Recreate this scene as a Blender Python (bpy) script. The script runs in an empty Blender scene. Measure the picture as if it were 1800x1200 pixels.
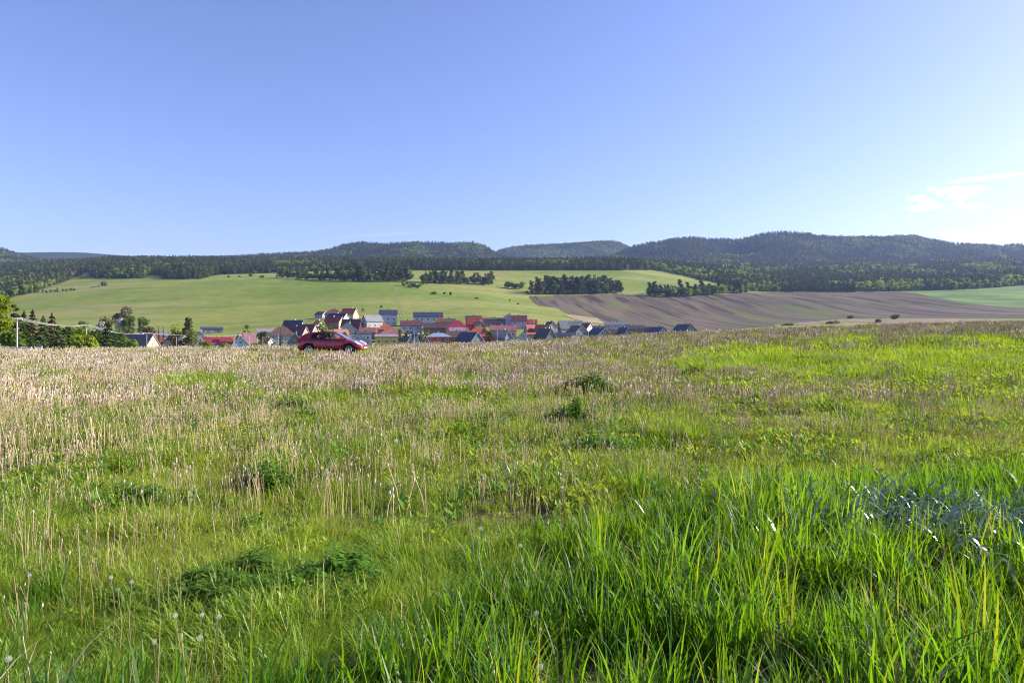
import bpy, bmesh, math, random
import numpy as np
from mathutils import Vector, Matrix, noise as mnoise
from math import radians, sin, cos, pi

random.seed(7); rng = np.random.default_rng(7)
S = bpy.context.scene
COL = S.collection

# ------------------------------------------------------------------ camera, world, sun, exposure
CAMZ, F, HZ, CX = 1.6, 1200.0, 577.0, 900.0      # eye height, focal length and horizon row of the 1800 x 1200 photo
cd = bpy.data.cameras.new('camera'); cam = bpy.data.objects.new('camera', cd); COL.objects.link(cam)
cd.sensor_width = 36; cd.lens = 24.0; cd.shift_y = -(600 - HZ) / 1800.0
cd.clip_start = 0.05; cd.clip_end = 40000
cam.location = (0, 0, CAMZ); cam.rotation_euler = (radians(90), 0, 0)
S.camera = cam

SUN_AZ, SUN_EL = 77.0, 26.0                        # azimuth measured from the view direction (+Y) towards +X
w = bpy.data.worlds.new('World'); S.world = w; w.use_nodes = True
nt = w.node_tree; nt.nodes.clear()
def N(nt, t, **k):
    n = nt.nodes.new(t)
    for a, b in k.items(): setattr(n, a, b)
    return n
out = N(nt, 'ShaderNodeOutputWorld'); bg = N(nt, 'ShaderNodeBackground')
sky = N(nt, 'ShaderNodeTexSky', sky_type='NISHITA', sun_disc=False)
sky.sun_elevation = radians(SUN_EL); sky.sun_rotation = radians(SUN_AZ)
sky.altitude = 600; sky.air_density = 1.0; sky.dust_density = 1.6; sky.ozone_density = 3.0
tint = N(nt, 'ShaderNodeMix', data_type='RGBA', blend_type='MULTIPLY'); tint.inputs[0].default_value = 1.0
tint.inputs[7].default_value = (1.04, 0.93, 1.20, 1)
nt.links.new(sky.outputs[0], tint.inputs[6])
# thin cloud near the right, drawn by direction: part of the sky
tc = N(nt, 'ShaderNodeTexCoord')
sep = N(nt, 'ShaderNodeSeparateXYZ'); nt.links.new(tc.outputs['Generated'], sep.inputs[0])
def M(op, a, b=None, c=None, clamp=False):
    m = N(nt, 'ShaderNodeMath', operation=op, use_clamp=clamp)
    for i, v in enumerate((a, b, c)):
        if v is None: continue
        if isinstance(v, (int, float)): m.inputs[i].default_value = v
        else: nt.links.new(v, m.inputs[i])
    return m.outputs[0]
tx = M('DIVIDE', sep.outputs[0], M('MAXIMUM', sep.outputs[1], 0.05)); tz = M('DIVIDE', sep.outputs[2], M('MAXIMUM', sep.outputs[1], 0.05))
comb = N(nt, 'ShaderNodeCombineXYZ'); nt.links.new(tx, comb.inputs[0]); nt.links.new(M('MULTIPLY', tz, 1.8), comb.inputs[1])
nz = N(nt, 'ShaderNodeTexNoise'); nz.inputs['Scale'].default_value = 34; nz.inputs['Detail'].default_value = 7; nz.inputs['Roughness'].default_value = .6
nt.links.new(comb.outputs[0], nz.inputs['Vector'])
def blob(cx, cz, rx, rz, rot=0.0):
    dx = M('SUBTRACT', tx, cx); dz = M('SUBTRACT', tz, cz)
    if rot: dz = M('SUBTRACT', dz, M('MULTIPLY', dx, rot))
    a = M('POWER', M('ABSOLUTE', M('DIVIDE', dx, rx)), 2); b = M('POWER', M('ABSOLUTE', M('DIVIDE', dz, rz)), 2)
    return M('SUBTRACT', 1.0, M('ADD', a, b))
def cl(cx, cy, rx, ry, g=1.0, rot=0.0):
    m = blob((cx - 900) / 1200, (577 - cy) / 1200, rx / 1200, ry / 1200, rot)
    v = M('ADD', M('MULTIPLY', m, .16), M('SUBTRACT', nz.outputs[0], .56))
    return M('MULTIPLY', M('MULTIPLY', v, 8.0, clamp=True), g)
parts = [cl(1685, 340, 52, 20), cl(1640, 362, 52, 12, .9), cl(1712, 360, 40, 12, .8), cl(1670, 410, 40, 8, .7), cl(1620, 350, 40, 10, .5)]
parts.append(M('MULTIPLY', M('MULTIPLY', blob((1740-900)/1200, (577-312)/1200, 90/1200, 5/1200, .12), .35, clamp=True), 1.0))
parts.append(M('MULTIPLY', M('MULTIPLY', blob((690-900)/1200, (577-411)/1200, 120/1200, 2.2/1200, .06), .06, clamp=True), 1.0))
acc = parts[0]
for p_ in parts[1:]: acc = M('MAXIMUM', acc, p_)
acc = M('MULTIPLY', acc, .65, clamp=True)
front = M('GREATER_THAN', sep.outputs[1], 0.05); acc = M('MULTIPLY', acc, front)
cm = N(nt, 'ShaderNodeMix', data_type='RGBA'); nt.links.new(acc, cm.inputs[0]); nt.links.new(tint.outputs[2], cm.inputs[6])
cm.inputs[7].default_value = (13, 13, 13.5, 1)
nt.links.new(cm.outputs[2], bg.inputs[0]); bg.inputs[1].default_value = 0.10
nt.links.new(bg.outputs[0], out.inputs[0])

sd = bpy.data.lights.new('sun', 'SUN'); sd.energy = 5.0; sd.angle = radians(.55); sd.color = (1, .93, .82)
so = bpy.data.objects.new('sun', sd); COL.objects.link(so)
sv = Vector((cos(radians(SUN_EL)) * sin(radians(SUN_AZ)), cos(radians(SUN_EL)) * cos(radians(SUN_AZ)), sin(radians(SUN_EL))))
so.rotation_euler = sv.to_track_quat('Z', 'Y').to_euler(); so.location = (300, 100, 200)
S.view_settings.view_transform = 'Standard'; S.view_settings.look = 'None'
S.view_settings.exposure = 1.05; S.view_settings.gamma = 1.0
S.cycles.max_bounces = 7; S.cycles.diffuse_bounces = 3; S.cycles.transmission_bounces = 5; S.cycles.transparent_max_bounces = 8
S.cycles.volume_bounces = 0; S.cycles.filter_width = 1.15; S.cycles.use_denoising = True; S.cycles.denoiser = 'OPENIMAGEDENOISE'; S.cycles.denoising_input_passes = 'RGB_ALBEDO_NORMAL'; S.cycles.denoising_prefilter = 'ACCURATE'

# ------------------------------------------------------------------ helpers
def tag(o, label=None, cat=None, group=None, kind=None):
    if label: o['label'] = label
    if cat: o['category'] = cat
    if group: o['group'] = group
    if kind: o['kind'] = kind
    return o
def empty(name, loc, rz=0, label=None, cat=None, group=None):
    o = bpy.data.objects.new(name, None); COL.objects.link(o); o.location = loc; o.rotation_euler = (0, 0, rz); o.empty_display_size = .5
    return tag(o, label, cat, group)
def mesh(name, V, Fc, mats, mi=None, smooth=False):
    me = bpy.data.meshes.new(name)
    me.from_pydata([tuple(v) for v in V] if not isinstance(V, np.ndarray) else V.tolist(), [], Fc if not isinstance(Fc, np.ndarray) else Fc.tolist())
    for m in (mats if isinstance(mats, (list, tuple)) else [mats]): me.materials.append(m)
    if mi is not None: me.polygons.foreach_set('material_index', mi)
    if smooth: me.polygons.foreach_set('use_smooth', [True] * len(me.polygons))
    me.update(); return me
def ob(name, me, parent=None, loc=None):
    o = bpy.data.objects.new(name, me); COL.objects.link(o)
    if parent is not None: o.parent = parent
    if loc is not None: o.location = loc
    return o
class MB:
    def __init__(s): s.V = []; s.F = []; s.m = []
    def add(s, V, Fc, m=0):
        b = len(s.V); s.V += [tuple(v) for v in V]; s.F += [tuple(i + b for i in f) for f in Fc]; s.m += [m] * len(Fc); return s
    def box(s, x0, x1, y0, y1, z0, z1, m=0):
        V = [(x, y, z) for z in (z0, z1) for y in (y0, y1) for x in (x0, x1)]
        return s.add(V, [(0, 2, 3, 1), (4, 5, 7, 6), (0, 1, 5, 4), (2, 6, 7, 3), (0, 4, 6, 2), (1, 3, 7, 5)], m)
    def prism(s, poly, y0, y1, m=0, shear=None):   # poly in XZ, extruded along Y
        n = len(poly); f = shear or (lambda x, y, z: (x, y, z))
        V = [f(x, y0, z) for x, z in poly] + [f(x, y1, z) for x, z in poly]
        Fc = [tuple(range(n)), tuple(range(2 * n - 1, n - 1, -1))] + [(i, i + n, (i + 1) % n + n, (i + 1) % n) for i in range(n)]
        return s.add(V, Fc, m)
    def tube(s, pts, rad, n=6, m=0):
        pts = [Vector(p) for p in pts]; V = []
        for i, p in enumerate(pts):
            d = (pts[min(i + 1, len(pts) - 1)] - pts[max(i - 1, 0)]).normalized()
            a = d.cross(Vector((0, 0, 1)) if abs(d.z) < .9 else Vector((1, 0, 0))).normalized(); b = d.cross(a)
            r = rad[i] if isinstance(rad, (list, tuple)) else rad
            V += [p + a * r * cos(2 * pi * k / n) + b * r * sin(2 * pi * k / n) for k in range(n)]
        Fc = [(i * n + k, i * n + (k + 1) % n, (i + 1) * n + (k + 1) % n, (i + 1) * n + k) for i in range(len(pts) - 1) for k in range(n)]
        Fc += [tuple(range(n - 1, -1, -1)), tuple(range((len(pts) - 1) * n, len(pts) * n))]
        return s.add(V, Fc, m)
    def me(s, name, mats, smooth=False): return mesh(name, s.V, s.F, mats, s.m, smooth)
    def build(s, name, mats, parent=None, loc=None, smooth=False): return ob(name, s.me(name, mats, smooth), parent, loc)

# ------------------------------------------------------------------ materials
def newmat(name):
    m = bpy.data.materials.new(name); m.use_nodes = True; m.node_tree.nodes.clear(); return m, m.node_tree
def C3(c): return (*c, 1)
def noisy(nt, c1, c2, scale, detail=4, coord='Object', lo=.35, hi=.65, stretch=None, vec=None):
    if vec is None:
        if coord == 'World': vec = N(nt, 'ShaderNodeNewGeometry').outputs['Position']
        else: vec = N(nt, 'ShaderNodeTexCoord').outputs[coord]
    if stretch:
        mp = N(nt, 'ShaderNodeMapping'); mp.inputs['Scale'].default_value = stretch; nt.links.new(vec, mp.inputs[0]); vec = mp.outputs[0]
    n = N(nt, 'ShaderNodeTexNoise'); n.inputs['Scale'].default_value = scale; n.inputs['Detail'].default_value = detail; nt.links.new(vec, n.inputs['Vector'])
    r = N(nt, 'ShaderNodeMapRange'); r.inputs[1].default_value = lo; r.inputs[2].default_value = hi; nt.links.new(n.outputs[0], r.inputs[0])
    x = N(nt, 'ShaderNodeMix', data_type='RGBA'); nt.links.new(r.outputs[0], x.inputs[0])
    for i, c in ((6, c1), (7, c2)):
        if hasattr(c, 'links') : nt.links.new(c, x.inputs[i])
        else: x.inputs[i].default_value = C3(c)
    return x.outputs[2], n.outputs[0], r.outputs[0]
MC = {}
def mat(name, c, rough=.8, var=.18, scale=1.5, bump=0.0, metal=0, spec=.3, stretch=None):
    if name in MC: return MC[name]
    m, nt = newmat(name); o = N(nt, 'ShaderNodeOutputMaterial'); b = N(nt, 'ShaderNodeBsdfPrincipled')
    col, fac, _ = noisy(nt, tuple(x * (1 - var) for x in c), tuple(min(1, x * (1 + var)) for x in c), scale, 6, stretch=stretch)
    nt.links.new(col, b.inputs['Base Color']); b.inputs['Roughness'].default_value = rough; b.inputs['Metallic'].default_value = metal
    b.inputs['Specular IOR Level'].default_value = spec
    if bump:
        bp = N(nt, 'ShaderNodeBump'); bp.inputs['Strength'].default_value = bump; nt.links.new(fac, bp.inputs['Height']); nt.links.new(bp.outputs[0], b.inputs['Normal'])
    nt.links.new(b.outputs[0], o.inputs[0]); MC[name] = m; return m
def leafmat(name, c1, c2, trans=.4, gloss=.0, rough=.45, wscale=.35, tc=None, rnd=.35, lo=.35, hi=.65):
    """thin leaf: diffuse + translucent, colour varies over the ground and from plant to plant"""
    m, nt = newmat(name); o = N(nt, 'ShaderNodeOutputMaterial')
    col, _, _ = noisy(nt, c1, c2, wscale, 3, 'World', lo, hi)
    oi = N(nt, 'ShaderNodeObjectInfo'); mr = N(nt, 'ShaderNodeMapRange'); mr.inputs[3].default_value = 1 - rnd; mr.inputs[4].default_value = 1 + rnd
    nt.links.new(oi.outputs['Random'], mr.inputs[0])
    vm = N(nt, 'ShaderNodeVectorMath', operation='SCALE'); nt.links.new(col, vm.inputs[0]); nt.links.new(mr.outputs[0], vm.inputs['Scale'])
    d = N(nt, 'ShaderNodeBsdfDiffuse'); t = N(nt, 'ShaderNodeBsdfTranslucent'); x = N(nt, 'ShaderNodeMixShader'); x.inputs[0].default_value = trans
    nt.links.new(vm.outputs[0], d.inputs[0])
    tm = N(nt, 'ShaderNodeMix', data_type='RGBA', blend_type='MULTIPLY'); tm.inputs[0].default_value = 1; tm.inputs[7].default_value = C3(tc or (1.5, 1.35, .5))
    nt.links.new(vm.outputs[0], tm.inputs[6]); nt.links.new(tm.outputs[2], t.inputs[0])
    nt.links.new(d.outputs[0], x.inputs[1]); nt.links.new(t.outputs[0], x.inputs[2]); last = x.outputs[0]
    if gloss:
        g = N(nt, 'ShaderNodeBsdfGlossy'); g.inputs['Roughness'].default_value = rough; g.inputs[0].default_value = (.8, .82, .8, 1)
        y = N(nt, 'ShaderNodeMixShader'); y.inputs[0].default_value = gloss; nt.links.new(last, y.inputs[1]); nt.links.new(g.outputs[0], y.inputs[2]); last = y.outputs[0]
    nt.links.new(last, o.inputs[0]); return m

# ------------------------------------------------------------------ terrain heights
def pchip(x, y, q):
    """monotone cubic; x (n), y (m,n), q (k) -> (m,k)"""
    h = np.diff(x); d = np.diff(y, axis=1) / h
    sl = np.zeros_like(y); w1 = 2 * h[1:] + h[:-1]; w2 = h[1:] + 2 * h[:-1]
    p = d[:, 1:] * d[:, :-1] > 0
    with np.errstate(divide='ignore', invalid='ignore'):
        hm = (w1 + w2) / (w1 / d[:, :-1] + w2 / d[:, 1:])
    sl[:, 1:-1] = np.where(p, hm, 0); sl[:, 0] = d[:, 0]; sl[:, -1] = d[:, -1]
    i = np.clip(np.searchsorted(x, q) - 1, 0, len(x) - 2); t = (q - x[i]) / h[i]
    h00 = 2 * t**3 - 3 * t**2 + 1; h10 = t**3 - 2 * t**2 + t; h01 = -2 * t**3 + 3 * t**2; h11 = t**3 - t**2
    return h00 * y[:, i] + h10 * h[i] * sl[:, i] + h01 * y[:, i + 1] + h11 * h[i] * sl[:, i + 1]
def sstep(a, b, v): t = np.clip((v - a) / (b - a), 0, 1); return t * t * (3 - 2 * t)
CRX = [-300, -100, -41, -25, -12, -5, 0, 7.3, 14.7, 27.5, 41, 100, 300]
CRZ = [-1.2, -.7, -.38, -.28, -.12, .02, .2, .62, 1.02, 1.5, 1.85, 3.0, 4.5]
def Fz(X, Y):
    X = np.asarray(X, float); Y = np.asarray(Y, float)
    z = np.interp(X, CRX, CRZ); z = (z + np.interp(X - 3, CRX, CRZ) + np.interp(X + 3, CRX, CRZ)) / 3
    b = .05 * np.sin(X * 1.1 + .6 * Y) * np.sin(Y * .7 - .3 * X + 1) + .03 * np.sin(X * 2.3 - Y * 1.1 + 2)
    return z * sstep(4, 50, Y) + b * sstep(2, 8, Y)
UG = np.arange(-1500, 3301, 10.0)
def tab(p):  p = np.array(p, float); return np.interp(UG, p[:, 0], p[:, 1])
KU = [-600, 0, 200, 400, 600, 700, 850, 950, 1100, 1250, 1350, 1600, 1800, 2400]
def krow(v): return np.interp(UG, KU, v)
def y2z(y, Y): return CAMZ + (HZ - y) / F * Y
RB = [(-600, 420), (-100, 432), (0, 441), (20, 447), (40, 453), (80, 462), (200, 461), (400, 456), (450, 452), (500, 450), (550, 448), (575, 445), (600, 437), (620, 432), (640, 430), (660, 433),
      (700, 434), (720, 432), (735, 430), (760, 431), (800, 432), (825, 431), (840, 432), (855, 438), (865, 445), (875, 453), (890, 460), (1060, 460), (1080, 454), (1105, 442), (1120, 437), (1150, 431),
      (1180, 425), (1210, 422), (1250, 424), (1300, 425), (1330, 418), (1345, 415), (1380, 413), (1420, 417), (1460, 422), (1500, 420), (1530, 419), (1550, 422), (1580, 418), (1610, 418), (1640, 426),
      (1670, 433), (1700, 434), (1750, 436), (1780, 434), (1800, 436), (2400, 428)]
RC = [(-600, 460), (840, 458), (865, 449), (880, 442), (900, 438), (930, 435), (960, 434), (1000, 431), (1030, 429), (1080, 427), (1090, 430), (1105, 438), (1130, 448), (1200, 455), (3300, 455)]
RF = [(-1500, 444), (-200, 446), (50, 449), (100, 448), (150, 449), (185, 452), (260, 457), (3300, 457)]
z60 = Fz((UG - 900) / 1200 * 60, 60 + 0 * UG) - .03
m2550 = (krow([475, 466, 462, 460, 458, 452, 455, 466, 452, 449, 445, 446, 449, 445]))
g = lambda c, s: np.exp(-((UG - c) / s) ** 2)
m2550 = m2550 - 9 * g(735, 48) - 6 * g(1190, 30) - 9 * g(1400, 50) - 9 * g(1570, 28) - 5 * g(1700, 25) + 6 * g(1480, 28) + 6 * g(1290, 22) + 6 * g(1635, 20) - 8 * g(0, 25)
KY = np.array([60, 78, 110, 190, 300, 450, 700, 950, 1250, 1800, 2300, 2550, 2900, 3400, 4200, 5000, 8000, 9800.])
ZK = np.stack([z60, z60 - 1.1, krow([-2, -2.1, -2.3, -2.5, -2.5, -2.5, -2.3, -2, -1.5, -1, -.5, 0, .3, 1]),
    krow([-5, -5, -5, -5.3, -5.5, -5.5, -5.3, -5, -4.5, -3.5, -3, -2, -1.5, 0]),
    krow([-9, -9, -9, -9, -9, -9, -8.5, -8, -6.5, -5, -4.5, -3, -2, 0]),
    y2z(krow([590, 590, 588, 583, 569, 569, 567, 574, 583, 584, 581, 572, 568, 560]), 450),
    y2z(krow([560, 556, 548, 540, 530, 528, 532, 542, 556, 562, 563, 556, 549, 545]), 700),
    y2z(krow([520, 520, 506, 497, 493, 494, 506, 516, 520, 523, 524, 520, 515, 512]), 950),
    y2z(krow([500, 500, 486, 482, 480, 477, 475, 475, 475, 494, 506, 505, 498, 495]), 1250),
    y2z(krow([482, 478, 463, 463, 464, 465, 468, 468, 467, 474, 478, 476, 470, 465]), 1800),
    y2z(krow([475, 470, 462, 461, 462, 464, 467, 468, 463, 464, 464, 462, 458, 455]), 2300),
    y2z(m2550, 2550), y2z(tab(RB), 2900), y2z(463 + 0 * UG, 3400), y2z(tab(RC), 4200), y2z(466 + 0 * UG, 5000), y2z(tab(RF), 8000), y2z(476 + 0 * UG, 9800)], 1)
YR = np.exp(np.linspace(math.log(60), math.log(9800), 230))
ZG = pchip(KY, ZK, YR)                                     # (columns, rings)
k5 = np.array([1, 2, 3, 2, 1.]) / 9                         # round the facets off across the columns
ZS = np.apply_along_axis(lambda a: np.convolve(np.pad(a, 2, 'edge'), k5, 'valid'), 0, ZG)
ZG = np.where(YR[None, :] < 2700, ZS, .6 * ZG + .4 * ZS)
for i, u in enumerate(UG):                                  # ravines and swells
    for j, Y in enumerate(YR):
        if Y > 500:
            X = (u - 900) / 1200 * Y
            a = 1.2 if Y < 1300 else (4 if Y < 1900 else (4 + 58 * math.exp(-((Y - 2580) / 170) ** 2) + 14 * math.exp(-((Y - 3950) / 150) ** 2)))
            n_ = mnoise.fractal(Vector((X / 190, Y / 330, 3.1)), 1.0, 2.0, 3)
            ZG[i, j] += (a * min(n_, .12) if Y > 1900 else a * n_) * (.3 if u < 560 and Y > 1900 else 1)
LY = np.log(YR)
def Tz(X, Y):
    X = np.asarray(X, float); Y = np.asarray(Y, float); Ys = np.maximum(Y, 60.0)
    u = X / Ys * F + CX; fi = np.clip((u - UG[0]) / 10, 0, len(UG) - 1.001); i = fi.astype(int); a = fi - i
    fj = np.clip((np.log(Ys) - LY[0]) / (LY[1] - LY[0]), 0, len(YR) - 1.001); j = fj.astype(int); b = fj - j
    z = (ZG[i, j] * (1 - a) + ZG[i + 1, j] * a) * (1 - b) + (ZG[i, j + 1] * (1 - a) + ZG[i + 1, j + 1] * a) * b
    return np.where(Y < 60, Fz(X, Y), z)
def vpx(X, Y, z): return HZ - (z - CAMZ) / Y * F
def hit(u, y, Y0=320, Y1=2200):
    Ys = np.linspace(Y0, Y1, 700); z = Tz((u - 900) / 1200 * Ys, Ys); v = vpx(0, Ys, z)
    k = np.nonzero(v <= y)[0]; return float(Ys[k[0]]) if len(k) else Y1
def P(u, Y, dz=0):  X = (u - 900) / 1200 * Y; return Vector((X, Y, float(Tz(X, Y)) + dz))
HAZE = 0.000065
# ------------------------------------------------------------------ ground materials
def ground_mat():
    m, nt = newmat('hill_ground'); o = N(nt, 'ShaderNodeOutputMaterial'); b = N(nt, 'ShaderNodeBsdfPrincipled')
    pos = N(nt, 'ShaderNodeNewGeometry').outputs['Position']
    c1, _, _ = noisy(nt, (.150, .205, .026), (.225, .25, .045), .0055, 7, vec=pos, lo=.42, hi=.58)
    c2, _, _ = noisy(nt, c1, (.29, .255, .10), .010, 8, vec=pos, lo=.47, hi=.74, stretch=(.35, 1.8, 1))
    c3, _, _ = noisy(nt, c2, (.10, .175, .02), .02, 8, vec=pos, lo=.52, hi=.8, stretch=(.35, 1.3, 1))
    mx = N(nt, 'ShaderNodeMix', data_type='RGBA', blend_type='MULTIPLY'); mx.inputs[0].default_value = .55
    c4, _, _ = noisy(nt, (.5, .54, .5), (1.4, 1.36, 1.4), .3, 9, vec=pos, lo=.3, hi=.7, stretch=(.25, .8, 1))
    nt.links.new(c3, mx.inputs[6]); nt.links.new(c4, mx.inputs[7])
    # forest floor: dark litter under the woods, from the sheet's own mask
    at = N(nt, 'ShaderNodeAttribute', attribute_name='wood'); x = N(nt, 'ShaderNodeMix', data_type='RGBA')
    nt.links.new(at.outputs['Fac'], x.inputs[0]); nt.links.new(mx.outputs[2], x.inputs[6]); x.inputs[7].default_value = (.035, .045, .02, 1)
    nt.links.new(x.outputs[2], b.inputs['Base Color']); b.inputs['Roughness'].default_value = .95; b.inputs['Specular IOR Level'].default_value = .1
    nt.links.new(b.outputs[0], o.inputs[0]); return m
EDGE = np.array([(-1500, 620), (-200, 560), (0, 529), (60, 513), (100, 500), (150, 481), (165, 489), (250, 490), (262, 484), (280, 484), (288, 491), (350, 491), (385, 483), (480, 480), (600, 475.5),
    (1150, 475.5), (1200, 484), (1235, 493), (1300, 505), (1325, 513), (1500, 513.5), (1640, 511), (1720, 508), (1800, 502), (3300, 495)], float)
UU, YY = np.meshgrid(UG, YR, indexing='ij'); XX = (UU - 900) / 1200 * YY
V = np.stack([XX, YY, ZG], -1).reshape(-1, 3); nj = len(YR); ni = len(UG)
ii, jj = np.meshgrid(np.arange(ni - 1), np.arange(nj - 1), indexing='ij'); q = (ii * nj + jj).ravel()
me = mesh('hills', V, np.stack([q, q + nj, q + nj + 1, q + 1], 1), ground_mat(), smooth=True)
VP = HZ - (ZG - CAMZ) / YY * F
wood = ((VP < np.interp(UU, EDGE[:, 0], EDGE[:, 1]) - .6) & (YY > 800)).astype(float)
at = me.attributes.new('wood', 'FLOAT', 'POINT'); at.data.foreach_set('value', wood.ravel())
hills = tag(ob('hills', me), kind='structure')
xs = np.concatenate([np.linspace(-140, -30, 23), np.linspace(-29, 29, 117), np.linspace(30, 140, 23)]); ys = np.concatenate([np.linspace(-40, 2, 20), np.linspace(2.3, 62, 150)])
XX, YY = np.meshgrid(xs, ys, indexing='ij'); ZZ = Fz(XX, YY); ZZ[YY > 60] -= .12
nj = len(ys); ii, jj = np.meshgrid(np.arange(len(xs) - 1), np.arange(nj - 1), indexing='ij'); q = (ii * nj + jj).ravel()
m, nt = newmat('field_soil'); o = N(nt, 'ShaderNodeOutputMaterial'); b = N(nt, 'ShaderNodeBsdfPrincipled')
c1, _, _ = noisy(nt, (.05, .075, .015), (.12, .10, .05), 1.1, 8, 'World'); c2, f2, _ = noisy(nt, c1, (.17, .15, .08), 9, 8, 'World', .5, .8)
nt.links.new(c2, b.inputs['Base Color']); b.inputs['Roughness'].default_value = 1; b.inputs['Specular IOR Level'].default_value = 0
bp = N(nt, 'ShaderNodeBump'); bp.inputs['Strength'].default_value = .7; bp.inputs['Distance'].default_value = .05; nt.links.new(f2, bp.inputs['Height']); nt.links.new(bp.outputs[0], b.inputs['Normal'])
nt.links.new(b.outputs[0], o.inputs[0])
tag(ob('ground', mesh('ground', np.stack([XX, YY, ZZ], -1).reshape(-1, 3), np.stack([q, q + nj, q + nj + 1, q + 1], 1), m, smooth=True)), kind='structure')

def sheet(name, top, bot, m, dz=.3, u0=None, u1=None, step=6, rows=26, label=None):
    top = np.array(top, float); bot = np.array(bot, float)
    us = np.arange(u0 or top[0, 0], (u1 or top[-1, 0]) + .1, step); V = []
    for u in us:
        a = hit(u, np.interp(u, bot[:, 0], bot[:, 1])); c = max(a + .5, hit(u, np.interp(u, top[:, 0], top[:, 1])))
        Y = np.linspace(a, c, rows); X = (u - 900) / 1200 * Y; V.append(np.stack([X, Y, Tz(X, Y) + dz], 1))
    V = np.concatenate(V); q = np.array([i * rows + j for i in range(len(us) - 1) for j in range(rows - 1)])
    return tag(ob(name, mesh(name, V, np.stack([q, q + rows, q + rows + 1, q + 1], 1), m, smooth=True)), kind='structure')
# ploughed field: furrows run along one world direction
def soil_mat(a, b_, stripes_dir, name='ploughed_soil'):
    m, nt = newmat(name); o = N(nt, 'ShaderNodeOutputMaterial'); b = N(nt, 'ShaderNodeBsdfPrincipled')
    pos = N(nt, 'ShaderNodeNewGeometry').outputs['Position']; mp = N(nt, 'ShaderNodeMapping', vector_type='TEXTURE'); mp.inputs['Rotation'].default_value = (0, 0, stripes_dir)
    nt.links.new(pos, mp.inputs[0]); r = mp.outputs[0]
    c1, _, _ = noisy(nt, a, b_, .05, 6, vec=r, stretch=(.04, 1.3, 1), lo=.43, hi=.57)
    c2, _, _ = noisy(nt, c1, (.12, .135, .04), .022, 5, vec=r, stretch=(.10, 1.6, 1), lo=.56, hi=.66)
    c3, _, _ = noisy(nt, c2, (.055, .042, .038), .04, 4, vec=r, stretch=(.03, 1.6, 1), lo=.54, hi=.62)
    c4, _, _ = noisy(nt, c3, (.10, .105, .045), .009, 5, vec=pos, lo=.5, hi=.95)
    nt.links.new(c4, b.inputs['Base Color']); b.inputs['Roughness'].default_value = 1; b.inputs['Specular IOR Level'].default_value = .05
    nt.links.new(b.outputs[0], o.inputs[0]); return m
pa = P(1045, hit(1045, 527)); pb = P(1115, hit(1115, 562)); sdir = math.atan2(pb.y - pa.y, pb.x - pa.x)
sheet('ploughed_field', [(930, 521), (1095, 517), (1140, 522), (1200, 522), (1320, 514.5), (1500, 514), (1590, 512.5), (1650, 524), (1700, 533), (1750, 539), (1800, 542), (2000, 545)],
      [(930, 523), (945, 537), (978, 541), (1000, 553), (1055, 565), (1070, 575), (1100, 581), (1250, 581), (1350, 574), (1440, 564), (1500, 560), (1600, 559.5), (1800, 560), (2000, 560)],
      soil_mat((.098, .075, .057), (.140, .112, .080), sdir), .18)
sheet('crop_field', [(1592, 511.5), (1640, 511), (1700, 508), (1800, 502), (2000, 494)], [(1592, 512.5), (1650, 524), (1700, 533), (1750, 539), (1800, 542), (2000, 545)],
      mat('young_crop', (.11, .19, .035), 1, .3, .02, spec=.1), .17)
sheet('bare_ground', [(990, 552), (1010, 554), (1050, 560), (1064, 569)], [(990, 553), (1010, 562), (1030, 566), (1064, 570)], mat('dry_earth', (.30, .24, .15), 1, .2, .05, spec=.1), .2, step=4, rows=10)
sheet('reed_strip', [(1360, 570.5), (1400, 568), (1490, 560), (1560, 561.5), (1620, 561), (1680, 560.5), (1760, 563)], [(1360, 572), (1420, 571), (1500, 566), (1560, 569), (1620, 569), (1680, 567), (1760, 565)], mat('pink_reeds', (.24, .17, .11), 1, .25, .08, spec=.1), .2, step=5, rows=8)
# dirt track up the meadow: two ruts
tp = [(709, 566), (707, 556), (704, 548), (706, 541), (703, 534), (696, 528), (690, 520), (694, 511), (700, 503)]
pts = []
for a_, b_ in zip(tp[:-1], tp[1:]):
    for k in range(6): t = k / 6; u = a_[0] * (1 - t) + b_[0] * t; v = a_[1] * (1 - t) + b_[1] * t; pts.append(P(u, hit(u, v)))
mb = MB()
for off in (-1.0, 1.0):
    L = []
    for i, p in enumerate(pts):
        d = (pts[min(i + 1, len(pts) - 1)] - pts[max(i - 1, 0)]); nrm = Vector((-d.y, d.x, 0)).normalized()
        for s in (-.35, .35): q_ = p + nrm * (off + s); L.append((q_.x, q_.y, float(Tz(q_.x, q_.y)) + .12))
    mb.add(L, [(2 * i, 2 * i + 1, 2 * i + 3, 2 * i + 2) for i in range(len(pts) - 1)])
tag(mb.build('dirt_track', mat('track_earth', (.24, .23, .10), 1, .2, .3)), kind='structure')

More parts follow.
